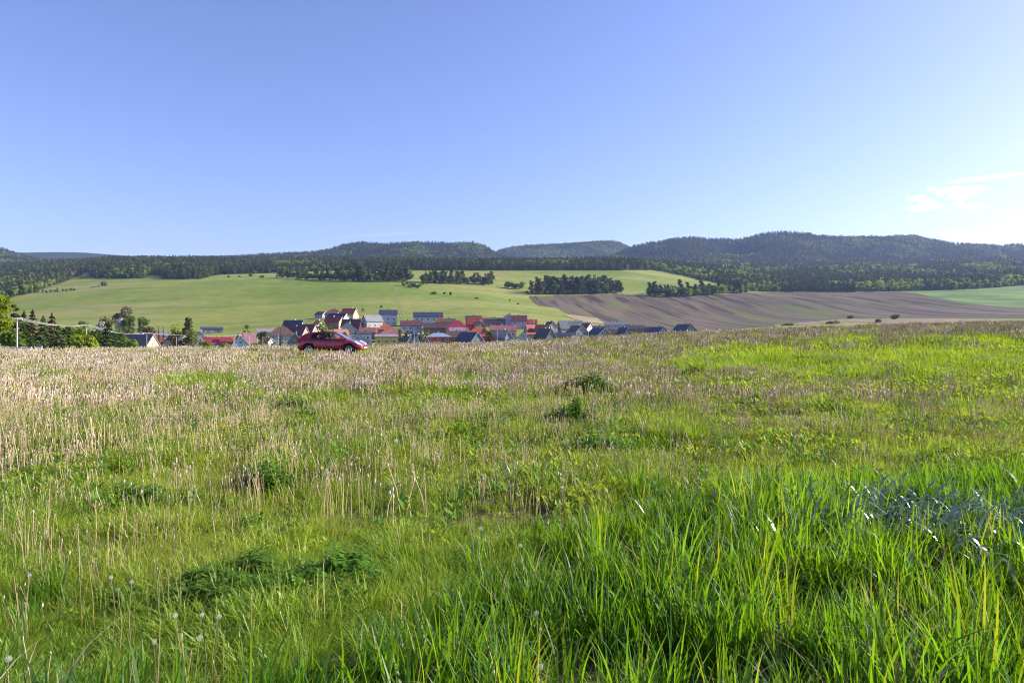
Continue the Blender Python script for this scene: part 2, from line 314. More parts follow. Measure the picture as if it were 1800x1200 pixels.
# ------------------------------------------------------------------ trees
LM = {
 'pine':   leafmat('pine_needles', (.080, .105, .034), (.14, .15, .055), .22, tc=(1.2, 1.2, .6), rnd=.3, wscale=.01),
 'spruce': leafmat('spruce_needles', (.050, .080, .030), (.085, .11, .042), .2, tc=(1.2, 1.2, .6), rnd=.3, wscale=.01),
 'leafy':  leafmat('broad_leaves', (.15, .22, .035), (.21, .26, .05), .4, rnd=.3, wscale=.01),
 'dark':   leafmat('dark_leaves', (.075, .13, .026), (.11, .165, .034), .35, rnd=.25, wscale=.01),
 'bright': leafmat('spring_leaves', (.18, .245, .025), (.25, .31, .035), .45, rnd=.15, wscale=.2),
 'olive':  leafmat('olive_leaves', (.13, .14, .055), (.16, .165, .07), .35, rnd=.2, wscale=.2, tc=(1.2, 1.1, .7)),
 'brown':  leafmat('budding_twigs', (.13, .105, .06), (.16, .13, .075), .3, rnd=.2, wscale=.2, tc=(1.1, 1, .8)),
 'white':  leafmat('white_blossom', (.42, .42, .38), (.30, .32, .24), .3, rnd=.1, wscale=2, tc=(1, 1, 1)),
 'rust':   leafmat('cone_laden_needles', (.11, .05, .025), (.045, .05, .025), .2, rnd=.1, wscale=.8, tc=(1.2, 1, .7)),
}
BARK = mat('bark', (.085, .06, .045), .95, .3, 3)
def quads(c, nrm, size, asp=1.0, tri=False):
    """one leaf clump face per centre"""
    n = len(c); a = rng.normal(size=(n, 3)); nrm = nrm / (np.linalg.norm(nrm, axis=1, keepdims=True) + 1e-9)
    a -= (a * nrm).sum(1, keepdims=True) * nrm; a /= np.linalg.norm(a, axis=1, keepdims=True) + 1e-9; b = np.cross(nrm, a)
    s = np.asarray(size).reshape(-1, 1) * np.ones((n, 1)); j = lambda: .7 + .6 * rng.random((n, 1))
    V = np.stack([c - a * s * j(), c - b * s * asp * j(), c + a * s * j(), c + b * s * asp * j()], 1).reshape(-1, 3)
    return V, np.arange(4 * n).reshape(n, 4)
def crown_round(h, r, n, leaf, base=.28, lobes=7, sq=.8):
    """leaf clumps on the shells of several lobes"""
    cs = []; nr = []
    for k in range(lobes):
        a = rng.random() * 2 * pi; rr = r * .55 * math.sqrt(rng.random()); zc = h * (base + (1 - base) * (.28 + .5 * rng.random())); R = r * (.42 + .25 * rng.random())
        m_ = n // lobes; d = rng.normal(size=(m_, 3)); d /= np.linalg.norm(d, axis=1, keepdims=True)
        q_ = d * R * (.7 + .38 * rng.random((m_, 1))); q_[:, 2] *= sq; cs.append(q_ + np.array([rr * cos(a), rr * sin(a), min(zc, h - R * sq)])); nr.append(d + rng.normal(size=(m_, 3)) * .6)
    return quads(np.concatenate(cs), np.concatenate(nr), leaf)
def crown_spruce(h, r, n, leaf, base=.08, droop=.25, gap=0):
    t = rng.random(n) ** .75; lay = 12 if h > 8 else 8; t = np.where(rng.random(n) < .75, (np.floor(t * lay) + .25 * rng.random(n)) / lay, t)
    z = h * (base + (1 - base) * t); rad = r * (1 - t) ** .85 * (.25 + .85 * rng.random(n) ** .5) + .08 * r * (1 - t); a = rng.random(n) * 2 * pi
    br = .75 + .35 * np.sin(a * 5 + np.floor(t * lay) * 2.1); rad = rad * br
    c = np.stack([rad * np.cos(a), rad * np.sin(a), z - droop * rad], 1); nn = np.stack([np.cos(a) * .5, np.sin(a) * .5, np.ones(n)], 1) + rng.normal(size=(n, 3)) * .5
    return quads(c, nn, leaf * (1.15 - .6 * t), .6)
def crown_pine(h, r, n, leaf, base=.2):
    cs = []; nr = []; k_ = 11
    for k in range(k_):
        t = (k + rng.random()) / k_; a = rng.random() * 2 * pi; rr = r * (.75 - .55 * t) * (.4 + .7 * rng.random()); zc = h * (base + (.96 - base) * t); R = r * (.42 - .16 * t)
        m_ = n // k_; d = rng.normal(size=(m_, 3)); d /= np.linalg.norm(d, axis=1, keepdims=True); q_ = d * R * (.5 + .55 * rng.random((m_, 1))); q_[:, 2] *= .6
        cs.append(q_ + np.array([rr * cos(a), rr * sin(a), zc])); nr.append(d * .5 + np.array([0, 0, .6]) + rng.normal(size=(m_, 3)) * .5)
    return quads(np.concatenate(cs), np.concatenate(nr), leaf)
def limbs(h, r, kind, tr=.02):
    mb = MB(); lean = rng.normal(size=2) * h * .015
    top = .95 if kind in ('spruce', 'pine', 'rust') else .7
    mb.tube([(0, 0, -.6), (lean[0] * .3, lean[1] * .3, h * .3), (lean[0], lean[1], h * top)], [h * tr, h * tr * .7, h * tr * .15], 6)
    for k in range(9 if top < .9 else 7):
        a = k * 2.4 + rng.random(); z0 = h * (.22 + .5 * rng.random()); L = r * (.5 + .4 * rng.random())
        dz = L * .8 if top < .9 else L * .1
        mb.tube([(0, 0, z0), (cos(a) * L * .5, sin(a) * L * .5, z0 + dz * .6), (cos(a) * L, sin(a) * L, z0 + dz)], [h * tr * .35, h * tr * .22, h * tr * .06], 4)
    return mb
def tree_meshes(kind, h, r, n, leaf, **k):
    form = {'pine': crown_pine, 'spruce': crown_spruce, 'rust': crown_spruce}.get(kind, crown_round)
    V, Fc = form(h, r, n, leaf, **k)
    return mesh(kind + '_crown', V, Fc, LM[kind]), limbs(h, r, kind).me(kind + '_trunk', BARK)
# unit trees (height 1 scaled on placing would distort leaves; these are built at real size and scaled a little)
BANK = {
 'pine':   [tree_meshes('pine', 20, 6.2, 620, .85, base=.14) for _ in range(4)],
 'spruce': [tree_meshes('spruce', 20, 4.6, 560, .85) for _ in range(3)],
 'leafy':  [tree_meshes('leafy', 13, 5.4, 520, .75, base=.02) for _ in range(3)],
 'dark':   [tree_meshes('dark', 12, 5.2, 520, .7, base=.02) for _ in range(3)],
}
NAMES = {'pine': 'pine_tree', 'spruce': 'spruce_tree', 'leafy': 'leafy_tree', 'dark': 'broadleaf_tree', 'bright': 'leafy_tree', 'olive': 'olive_shrub', 'brown': 'budding_tree', 'white': 'blossoming_tree', 'rust': 'spruce_tree'}
def place_tree(meshes, name, loc, s, sxy, label, cat='tree', group=None):
    t = empty(name, loc, random.random() * 6.28, label, cat, group); t.scale = (s * sxy, s * sxy, s)
    ob('trunk', meshes[1], t); ob('crown', meshes[0], t); return t
def own_tree(kind, u, ytop, width, Y, label, n=900, leaf=.35, name=None, cat='tree', **k):
    p = P(u, Y); h = max(1.0, CAMZ + (HZ - ytop) / F * Y - p.z); r = width / 2 / F * Y
    return place_tree(tree_meshes(kind, h, r, n, leaf, **k), name or NAMES[kind], p, 1, 1, label, cat)
ordn = ['first', 'second', 'third', 'fourth', 'fifth', 'sixth', 'seventh', 'eighth', 'ninth', 'tenth', 'eleventh', 'twelfth', 'thirteenth', 'fourteenth', 'fifteenth', 'sixteenth', 'seventeenth', 'eighteenth', 'nineteenth']
def ordinal(i):
    if i < 19: return ordn[i]
    t = {1: 'twenty', 2: 'thirty', 3: 'forty', 4: 'fifty', 5: 'sixty', 6: 'seventy'}; a, b = divmod(i + 1, 10)
    return (t[a - 1][:-1] + 'ieth') if b == 0 else t[a - 1] + '-' + ordn[b - 1]
KW = {'pine': 'dark ragged crowned pine', 'spruce': 'dark pointed spruce', 'leafy': 'light green leafy tree', 'dark': 'round dark green tree'}
def belt(base, u0, u1, n, hpx, kinds, where, group, jit=3.0):
    base = np.array(base, float); L = []
    for i in range(n):
        u = u0 + (u1 - u0) * (i + .2 + .6 * random.random()) / n; v = np.interp(u, base[:, 0], base[:, 1]) - random.random() * jit
        L.append((u, v))
    L.sort()
    for i, (u, v) in enumerate(L):
        Y = hit(u, v, 500); kind = random.choices(list(kinds), list(kinds.values()))[0]; me_ = random.choice(BANK[kind])
        H0 = {'pine': 20, 'spruce': 20, 'leafy': 13, 'dark': 12}[kind]
        hp = (np.interp(u, hpx[0], hpx[1]) if isinstance(hpx, tuple) else hpx) * (.85 + .3 * random.random()) * (.68 if kind in ('leafy', 'dark') else 1)
        h = hp / F * Y
        place_tree(me_, NAMES[kind], P(u, Y, -.2), h / H0, 1.0 + .25 * random.random(), f'{KW[kind]}, {ordinal(i)} from left in {where}', 'tree', group)
belt([(488, 489), (560, 494), (620, 496), (716, 496)], 490, 722, 78, ([490, 560, 640, 700, 722], [17, 19, 24, 26, 26]), {'pine': 5, 'spruce': 1.5, 'dark': 2, 'leafy': .5}, 'the long belt', 'trees of the long belt across the meadow', 4)
belt([(722, 498), (800, 500), (870, 502)], 742, 868, 32, ([742, 760, 840, 868], [28, 24, 21, 21]), {'pine': 6, 'spruce': 1, 'dark': 2}, 'the belt end', 'trees at the right end of the belt')
belt([(930, 519), (1000, 518), (1095, 516)], 932, 1094, 50, ([932, 960, 1000, 1060, 1094], [26, 30, 32, 30, 20]), {'pine': 7, 'spruce': 1, 'dark': 1.2}, 'the pine stand', 'trees of the pine stand above the ploughed field', 4)
belt([(1134, 519), (1160, 522), (1240, 521), (1314, 515)], 1138, 1314, 50, ([1138, 1180, 1240, 1314], [22, 24, 26, 22]), {'pine': 4, 'spruce': .6, 'dark': 3, 'leafy': 2.4}, 'the mixed grove', 'trees of the mixed grove above the ploughed field', 4)
belt([(706, 509), (730, 511), (745, 503), (750, 497)], 706, 752, 12, 13, {'dark': 2, 'leafy': 2}, 'the spilling scrub', 'scrubby trees spilling down from the belt', 8)
belt([(888, 508), (922, 510)], 888, 922, 6, 19, {'dark': 3, 'leafy': 2}, 'the small clump', 'small clump left of the pine stand', 2)
belt([(28, 518), (60, 516), (90, 515), (132, 512)], 28, 134, 15, 9, {'dark': 4, 'pine': .6}, 'the hillside hedge', 'hedge trees on the left hillside', 1.5)
belt([(157, 507), (176, 504)], 157, 176, 4, 4, {'dark': 1}, 'the low scrub', 'low scrub beside the lone round tree', 1)
for u, v, h, wd, kd, lb in [(182, 503, 8, 12, 'dark', 'lone round dark tree standing out on the left meadow'), (441, 487, 8, 8, 'dark', 'small dark tree of a pair at the meadow top'), (447, 486, 13, 7, 'leafy', 'taller light green tree of a pair at the meadow top'),
      (402, 487.5, 3, 6, 'dark', 'tiny bush on the meadow rim left of the pair'), (421, 487.5, 4, 5, 'dark', 'tiny bush just left of the tree pair'), (461, 488, 4, 9, 'dark', 'low bush between the tree pair and the belt'),
      (762, 517, 4, 12, 'dark', 'low bush right of the scrub below the belt'), (781, 519, 6, 6, 'dark', 'small round bush, middle of three below the belt'), (792, 520, 7, 8, 'dark', 'largest round bush of three below the belt'),
      (838, 525, 2.5, 7, 'dark', 'tiny flat bush alone on the middle meadow'), (896, 532, 8, 5, 'leafy', 'slim small tree on the grass bank left of the ploughed field'), (911, 535, 3, 5, 'dark', 'tiny bush on the grass bank near the ploughed field'),
      (670, 541, 5, 7, 'brown', 'brown bush on the slope above the navy roofed house'), (638, 549, 9, 8, 'leafy', 'thin pale tree right of the orange roofed house'), (1573, 561, 9, 16, 'dark', 'round green bush on the pink reed strip'),
      (1544, 567, 6, 12, 'olive', 'dull green bush at the near edge of the reeds'), (1496, 560, 5, 12, 'olive', 'low bush at the left end of the pink reeds'), (1465, 569, 4, 30, 'olive', 'wide low scrub left of the pink reeds'), (1386, 572, 2.5, 30, 'dark', 'flat dark scrub on the field rim right of the village')]:
    Y = hit(u, v, 330); own_tree(kd, u, v - h, wd, Y, lb, 160, max(.3, wd / F * Y / 9), name='round_bush' if h < 8 else None, cat='bush' if h < 8 else 'tree', **({'base': .0, 'lobes': 5}))
# trees by the village, left
near = [('bright', -14, 492, 58, 92, 'big yellow green tree cut by the left edge', 3200, .22, dict(base=.02, lobes=14)),
 ('pine', 24, 533, 34, 118, 'tall pine with a thin open crown left of the first pole', 900, .22, dict(base=.2)),
 ('spruce', 42, 546, 44, 128, 'dark spruce right of the thin pine', 1500, .30, dict(base=.02)),
 ('rust', 57, 543, 36, 132, 'spruce with a rusty brown top behind the first pole', 1400, .30, dict(base=.05)),
 ('spruce', 76, 555, 40, 124, 'dark spruce between the two brown topped spruces', 1500, .3, dict(base=.02)),
 ('rust', 91, 550, 40, 136, 'second spruce with a brown top, right of the dark one', 1400, .3, dict(base=.05)),
 ('dark', 22, 580, 44, 112, 'round dark tree low behind the white fence', 1200, .26, dict(base=.02, lobes=8)),
 ('spruce', 103, 572, 40, 118, 'low wide spruce beside the yellow green tree', 1300, .28, dict(base=.0)),
 ('dark', 122, 571, 34, 140, 'dark leafy tree left of the yellow green tree', 1100, .3, dict(base=.03)),
 ('bright', 150, 588, 38, 118, 'yellow green small tree at the second pole', 1200, .22, dict(base=.0)),
 ('bright', 136, 567, 26, 160, 'light green tree behind the second pole', 700, .3, dict(base=.05)),
 ('spruce', 190, 565, 48, 150, 'broad dark spruce left of the slate roofed house', 1600, .32, dict(base=.0)),
 ('dark', 172, 578, 32, 165, 'dark tree between second pole and broad spruce', 900, .32, dict(base=.0)),
 ('dark', 212, 575, 32, 190, 'dark tree touching the slate roof on its left', 900, .32, dict(base=.0)),
 ('leafy', 234, 596, 22, 170, 'small light green bush in front of the slate roof', 600, .24, dict(base=.0)),
 ('brown', 218, 534, 36, 400, 'large bare brown budding tree above the shrubs', 1100, .5, dict(base=.2)),
 ('white', 210, 551, 24, 385, 'white blossoming tree below the bare brown tree', 500, .5, dict(base=.05)),
 ('white', 174, 560, 22, 380, 'pale blossoming tree left of the brown tree', 500, .5, dict(base=.05)),
 ('dark', 218, 553, 14, 375, 'round dark tree right of the white blossom', 400, .5, dict(base=.0)),
 ('dark', 232, 549, 18, 385, 'middle round dark tree on the grass bank', 450, .5, dict(base=.0)),
 ('dark', 250, 550, 24, 400, 'rightmost round dark tree on the grass bank', 500, .55, dict(base=.0)),
 ('leafy', 148, 557, 20, 390, 'green shrub at the left of the hillside shrubs', 450, .5, dict(base=.0)),
 ('olive', 190, 552, 26, 410, 'olive shrub between the two white blossoms', 500, .5, dict(base=.0)),
 ('leafy', 161, 566, 26, 330, 'light shrub behind the broad dark spruce', 450, .45, dict(base=.0)),
 ('olive', 222, 570, 30, 330, 'dull green shrub behind the slate roof', 500, .45, dict(base=.0)),
 ('brown', 260, 568, 32, 350, 'wide brown leafless shrub above the orange roofs', 700, .4, dict(base=.0)),
 ('spruce', 279, 571, 8, 340, 'small pointed conifer right of the brown shrub', 250, .35, dict(base=.0)),
 ('spruce', 287, 574, 7, 340, 'tiny pointed conifer next to the small conifer', 220, .35, dict(base=.0)),
 ('leafy', 308, 566, 28, 340, 'round green tree left of the tall dark fir', 600, .42, dict(base=.0)),
 ('brown', 311, 578, 20, 310, 'low brown bush under the round green tree', 350, .4, dict(base=.0)),
 ('dark', 334, 572, 34, 300, 'green tree hidden behind the tall dark fir', 600, .4, dict(base=.0)),
 ('pine', 333, 558, 40, 222, 'tall dark fir with spread upper branches among the roofs', 1100, .4, dict(base=.3)),
 ('spruce', 334, 572, 28, 223, 'dense lower fir in front of the tall one', 700, .34, dict(base=.0)),
 ('leafy', 363, 597, 20, 240, 'small green bush in front of the crimson roof', 400, .3, dict(base=.0)),
 ('dark', 435, 564, 17, 330, 'upright dark tree behind the light blue gable house', 500, .4, dict(base=.1)),
 ('dark', 462, 576, 22, 300, 'dark shrub behind the small white cottage', 400, .4, dict(base=.0)),
 ('leafy', 566, 556, 22, 335, 'green tree left of the cream gabled houses', 600, .42, dict(base=.0)),
 ('dark', 572, 570, 16, 325, 'dark tree right of the small white house', 400, .4, dict(base=.0)),
 ('leafy', 702, 573, 12, 350, 'small green tree right of the orange hip roof', 300, .4, dict(base=.0)),
 ('dark', 715, 578, 14, 330, 'dark shrub below the long brown roof', 300, .4, dict(base=.0)),
 ('olive', 679, 601, 12, 262, 'pale shrub in front of the yellow house', 300, .28, dict(base=.0)),
 ('dark', 860, 578, 12, 340, 'dark shrub between orange roof and long pink roof', 300, .35, dict(base=.0)),
 ('leafy', 904, 592, 12, 300, 'small green bush left of the pale blue gable house', 300, .3, dict(base=.0)),
 ('leafy', 936, 592, 12, 300, 'small green bush right of the pale blue gable house', 300, .3, dict(base=.0)),
 ('dark', 1075, 583, 12, 330, 'dark bush at the foot of the grey gable houses', 300, .35, dict(base=.0)),
 ('leafy', 395, 600, 16, 235, 'green bush in front of the right end of the crimson roof', 350, .3, dict(base=.0)),
 ('dark', 448, 601, 14, 240, 'dark bush below the brown maroon roof', 300, .3, dict(base=.0)),
 ('spruce', 493, 577, 10, 330, 'narrow dark conifer behind the brown hip roof', 260, .35, dict(base=.0)),
 ('leafy', 545, 586, 10, 300, 'small green tree behind the rear of the car', 260, .35, dict(base=.0)),
 ('dark', 606, 575, 12, 345, 'dark tree below the cream gable of the bright orange roof', 300, .35, dict(base=.0)),
 ('leafy', 655, 599, 12, 262, 'light bush left of the yellow house', 260, .3, dict(base=.0)),
 ('dark', 702, 598, 12, 262, 'dark bush right of the yellow house', 260, .3, dict(base=.0)),
 ('brown', 742, 583, 14, 310, 'brown leafless tree above the navy roofed cottage', 300, .35, dict(base=.1)),
 ('dark', 797, 592, 10, 275, 'dark bush between red walled house and navy gable', 260, .3, dict(base=.0)),
 ('spruce', 820, 570, 9, 350, 'narrow conifer right of the big crimson roof', 240, .35, dict(base=.0)),
 ('leafy', 868, 596, 12, 280, 'light green bush right of the dark red shed', 240, .3, dict(base=.0)),
 ('dark', 985, 589, 10, 300, 'dark bush in front of the low dark blue house', 240, .3, dict(base=.0)),
 ('leafy', 1110, 578, 12, 320, 'light bush near the long low slate roof', 240, .3, dict(base=.0)),
 ('leafy', 752, 574, 10, 350, 'small green tree between the brown roofs', 300, .35, dict(base=.0)),
 ('dark', 627, 577, 10, 350, 'dark shrub behind the patchy roof', 300, .35, dict(base=.0))]
for kd, u, yt, wd, Y, lb, n, lf, k in near: own_tree(kd, u, yt, wd, Y, lb, n, lf, **k)

# ------------------------------------------------------------------ scatter (geometry nodes) for what nobody could count
def scatter(name, pts, rots, scl, idx, protos, label, cat):
    me = bpy.data.meshes.new(name); n = len(pts); me.vertices.add(n); me.vertices.foreach_set('co', np.asarray(pts, 'f').ravel())
    for nm, ty, key, val in (('rot', 'FLOAT_VECTOR', 'vector', rots), ('scl', 'FLOAT_VECTOR', 'vector', scl), ('pi', 'INT', 'value', idx)):
        a = me.attributes.new(nm, ty, 'POINT'); a.data.foreach_set(key, np.asarray(val, 'i' if ty == 'INT' else 'f').ravel())
    me.update(); o = ob(name, me); tag(o, label, cat, kind='stuff')
    c = bpy.data.collections.new(name + '_kinds')
    for i, pm in enumerate(protos): c.objects.link(bpy.data.objects.new(f'{name}_kind_{i:02d}', pm))
    g = bpy.data.node_groups.new(name + '_scatter', 'GeometryNodeTree')
    g.interface.new_socket('Geometry', in_out='INPUT', socket_type='NodeSocketGeometry'); g.interface.new_socket('Geometry', in_out='OUTPUT', socket_type='NodeSocketGeometry')
    gi = N(g, 'NodeGroupInput'); go = N(g, 'NodeGroupOutput'); ip = N(g, 'GeometryNodeInstanceOnPoints'); ci = N(g, 'GeometryNodeCollectionInfo')
    ci.inputs['Collection'].default_value = c; ci.inputs['Separate Children'].default_value = True; ci.inputs['Reset Children'].default_value = True
    def attr(nm, ty): a = N(g, 'GeometryNodeInputNamedAttribute', data_type=ty); a.inputs['Name'].default_value = nm; return a.outputs['Attribute']
    er = N(g, 'FunctionNodeEulerToRotation'); g.links.new(attr('rot', 'FLOAT_VECTOR'), er.inputs[0])
    g.links.new(gi.outputs[0], ip.inputs['Points']); g.links.new(ci.outputs[0], ip.inputs['Instance']); ip.inputs['Pick Instance'].default_value = True
    g.links.new(attr('pi', 'INT'), ip.inputs['Instance Index']); g.links.new(er.outputs[0], ip.inputs['Rotation']); g.links.new(attr('scl', 'FLOAT_VECTOR'), ip.inputs['Scale'])
    g.links.new(ip.outputs[0], go.inputs[0]); md = o.modifiers.new('scatter', 'NODES'); md.node_group = g; return o
def far_tree(kind, h, r, n, leaf, **k):
    form = {'pine': crown_pine, 'spruce': crown_spruce}.get(kind, crown_round); V, Fc = form(h, r, n, leaf, **k)
    mb = MB(); mb.tube([(0, 0, -2), (0, 0, h * .8)], [h * .016, h * .005], 4); me_ = mesh(kind, np.concatenate([V, np.array(mb.V)]), Fc.tolist() + [tuple(i + len(V) for i in f) for f in mb.F], [LM[kind], BARK], [0] * len(Fc) + [1] * len(mb.F)); return me_
FP = [far_tree('pine', 18, 4, 110, 1.3, base=.3) for _ in range(4)] + [far_tree('spruce', 19, 3.4, 120, 1.2) for _ in range(4)] + [far_tree('leafy', 15, 5.0, 120, 1.25, base=.05, lobes=5) for _ in range(3)] + [far_tree('dark', 13, 4.4, 120, 1.2, base=.05, lobes=5) for _ in range(2)]
def wedge(Y0, Y1, u0, u1, dens):
    area = (u1 - u0) / 1200 * (Y1**2 - Y0**2) / 2; n = int(area * dens); Y = np.sqrt(rng.random(n) * (Y1**2 - Y0**2) + Y0**2); u = u0 + (u1 - u0) * rng.random(n); return u, Y
def fnoise(X, Y, s, k=0): return np.array([mnoise.noise(Vector((x / s, y / s, k))) for x, y in zip(X, Y)])
def forest(name, bands, lightness, label, dec, hs=1.0):
    us, Ys = zip(*[wedge(*b) for b in bands]); u = np.concatenate(us); Y = np.concatenate(Ys); X = (u - 900) / 1200 * Y; z = Tz(X, Y); v = vpx(X, Y, z)
    e = np.interp(u, EDGE[:, 0], EDGE[:, 1]); ok = (v < e) & (Y > 800); u, Y, X, z, v, e = (q_[ok] for q_ in (u, Y, X, z, v, e))
    nn = fnoise(X, Y * .6, 110) + .6 * fnoise(X, Y, 22, 5); pd = dec(u, Y, v, e); r = rng.random(len(u)); isd = (nn + pd + .25 * (r - .5)) > .35
    k = np.where(isd, np.where(rng.random(len(u)) < .72, rng.integers(8, 11, len(u)), rng.integers(11, 13, len(u))), np.where(rng.random(len(u)) < .45, rng.integers(0, 4, len(u)), rng.integers(4, 8, len(u))))
    s = (.6 + .65 * rng.random(len(u)) ** 1.5) * hs * np.where((e - v < 2.5) & (Y < 1400), .8, 1)
    sc = np.stack([s * (.9 + .3 * rng.random(len(u)))] * 2 + [s], 1); rot = np.zeros((len(u), 3)); rot[:, 2] = rng.random(len(u)) * 6.28
    scatter(name, np.stack([X, Y, z - .3], 1), rot, sc, k, FP, label, 'forest'); print(name, len(u))
nearedge = lambda u, Y, v, e: np.where((e - v < 3) & (u < 160), .5, 0) + np.where((e - v < 4) & (u > 1150), .35, 0) + np.where((u > 1180) & (u < 1320), .3, 0) + np.where((u > 1300) & (v < 486) & (v > 468), .28, 0) + np.where((u > 1300) & (v > 488), .02, 0) + np.where((u > 480) & (u < 600) & (v > 468), .35, 0) + .05
forest('valley_forest', [(850, 1350, -200, 2000, 1 / 38), (1350, 1800, -200, 2000, 1 / 75), (1800, 2350, -200, 2000, 1 / 110)], 0, 'mixed dark forest filling the top of the slope below the mountains', nearedge)
mdec = lambda u, Y, v, e: .14 + .6 * np.exp(-((u - 745) / 55) ** 2) * (Y < 2620) + .25 * ((u > 790) & (u < 880)) + .3 * ((u > 1480) & (u < 1640) & (v < 440)) - .12 * ((u > 1100) & (u < 1480)) + .25 * (u < 90) - .25 * ((u > 90) & (u < 600))
forest('mountain_forest', [(2350, 2980, -120, 1920, 1 / 95)], 0, 'dark wooded mountains along the skyline', mdec, .85)
forest('distant_forest', [(3550, 4260, 840, 1130, 1 / 120)], 0, 'paler wooded hill in the gap between the mountains', lambda u, Y, v, e: .35 + 0 * u, .85)
# ------------------------------------------------------------------ houses
RCOL = {'slate': (.055, .055, .075), 'navy': (.035, .045, .085), 'maroon': (.12, .045, .05), 'brown': (.115, .07, .055), 'orange': (.36, .10, .045), 'rust': (.22, .075, .045),
        'crimson': (.27, .03, .045), 'red': (.25, .045, .035), 'pink': (.27, .11, .10), 'beige': (.40, .33, .25), 'grey': (.17, .165, .18), 'mauve': (.30, .20, .23), 'paleblue': (.26, .29, .37), 'patch': (.25, .22, .19), 'dbrown': (.075, .05, .045)}
WCOL = {'cream': (.55, .42, .28), 'white': (.62, .60, .56), 'grey': (.34, .35, .37), 'blue': (.36, .46, .62), 'pblue': (.42, .46, .55), 'yellow': (.50, .38, .12), 'pink': (.65, .28, .22), 'red': (.50, .09, .08),
        'shaded_grey': (.20, .21, .24), 'dark': (.16, .17, .20), 'green': (.28, .32, .24), 'orange': (.55, .25, .12), 'purple': (.40, .34, .50), 'brown': (.26, .17, .11)}  # the darker of the two greys has gable shade put into its colour
def rm(k):  # roof covering: tile courses
    nm = 'roof_' + k
    if nm in MC: return MC[nm]
    m, nt = newmat(nm); o = N(nt, 'ShaderNodeOutputMaterial'); b = N(nt, 'ShaderNodeBsdfPrincipled'); c = RCOL[k]
    col, f, _ = noisy(nt, tuple(x * .7 for x in c), tuple(min(1, x * 1.25) for x in c), .9, 8)
    if k == 'patch': col, f, _ = noisy(nt, col, (.40, .36, .32), 2.2, 5, lo=.5, hi=.56)
    wv = N(nt, 'ShaderNodeTexWave', wave_type='BANDS', bands_direction='Z'); wv.inputs['Scale'].default_value = 1.3; nt.links.new(N(nt, 'ShaderNodeTexCoord').outputs['Object'], wv.inputs[0])
    bp = N(nt, 'ShaderNodeBump'); bp.inputs['Strength'].default_value = .5; bp.inputs['Distance'].default_value = .05; nt.links.new(wv.outputs[1], bp.inputs['Height']); nt.links.new(bp.outputs[0], b.inputs['Normal'])
    nt.links.new(col, b.inputs['Base Color']); b.inputs['Roughness'].default_value = .6 if k not in ('mauve', 'paleblue', 'crimson') else .4; b.inputs['Specular IOR Level'].default_value = .35
    nt.links.new(b.outputs[0], o.inputs[0]); MC[nm] = m; return m
def wm(k): return mat('wall_' + k, WCOL[k], .9, .13, .8, .1)
GLASS = mat('window_glass', (.03, .035, .045), .12, .3, 1, spec=.8); FRAME = mat('window_frame_paint', (.7, .69, .66), .5, .05)
FRAMED = mat('dark_frame_paint', (.13, .08, .05), .6, .1); BRICK = mat('chimney_brick', (.34, .20, .15), .95, .3, 6); CHW = mat('chimney_plaster', (.62, .60, .55), .9, .1)
DOOR = mat('door_wood', (.20, .10, .05), .6, .2); FASC = mat('fascia_board', (.62, .60, .56), .7, .1); CONC = mat('concrete', (.46, .44, .41), .9, .15, 2)
def frame_me():
    mb = MB(); mb.box(-.62, .62, -.05, 0, -.7, -.6); mb.box(-.62, .62, -.05, 0, .6, .7); mb.box(-.62, -.5, -.05, 0, -.6, .6); mb.box(.5, .62, -.05, 0, -.6, .6); mb.box(-.04, .04, -.04, 0, -.6, .6); mb.box(-.7, .7, -.12, 0, -.78, -.7)
    return mb.me('window', [FRAME])
WF = frame_me(); WP = MB().box(-.5, .5, -.02, 0, -.6, .6).me('pane', [GLASS]); DF = MB().box(-.55, .55, -.06, 0, 0, 2.1).me('door', [FRAMED]); DP = MB().box(-.45, .45, -.09, -.061, .05, 2.0).me('door_leaf', [DOOR])
def window(par, x, y, z, rz, sx=1, sz=1):
    f = ob('window', WF, par, (x, y, z)); f.rotation_euler = (0, 0, rz); f.scale = (sx, 1, sz); ob('pane', WP, f); return f
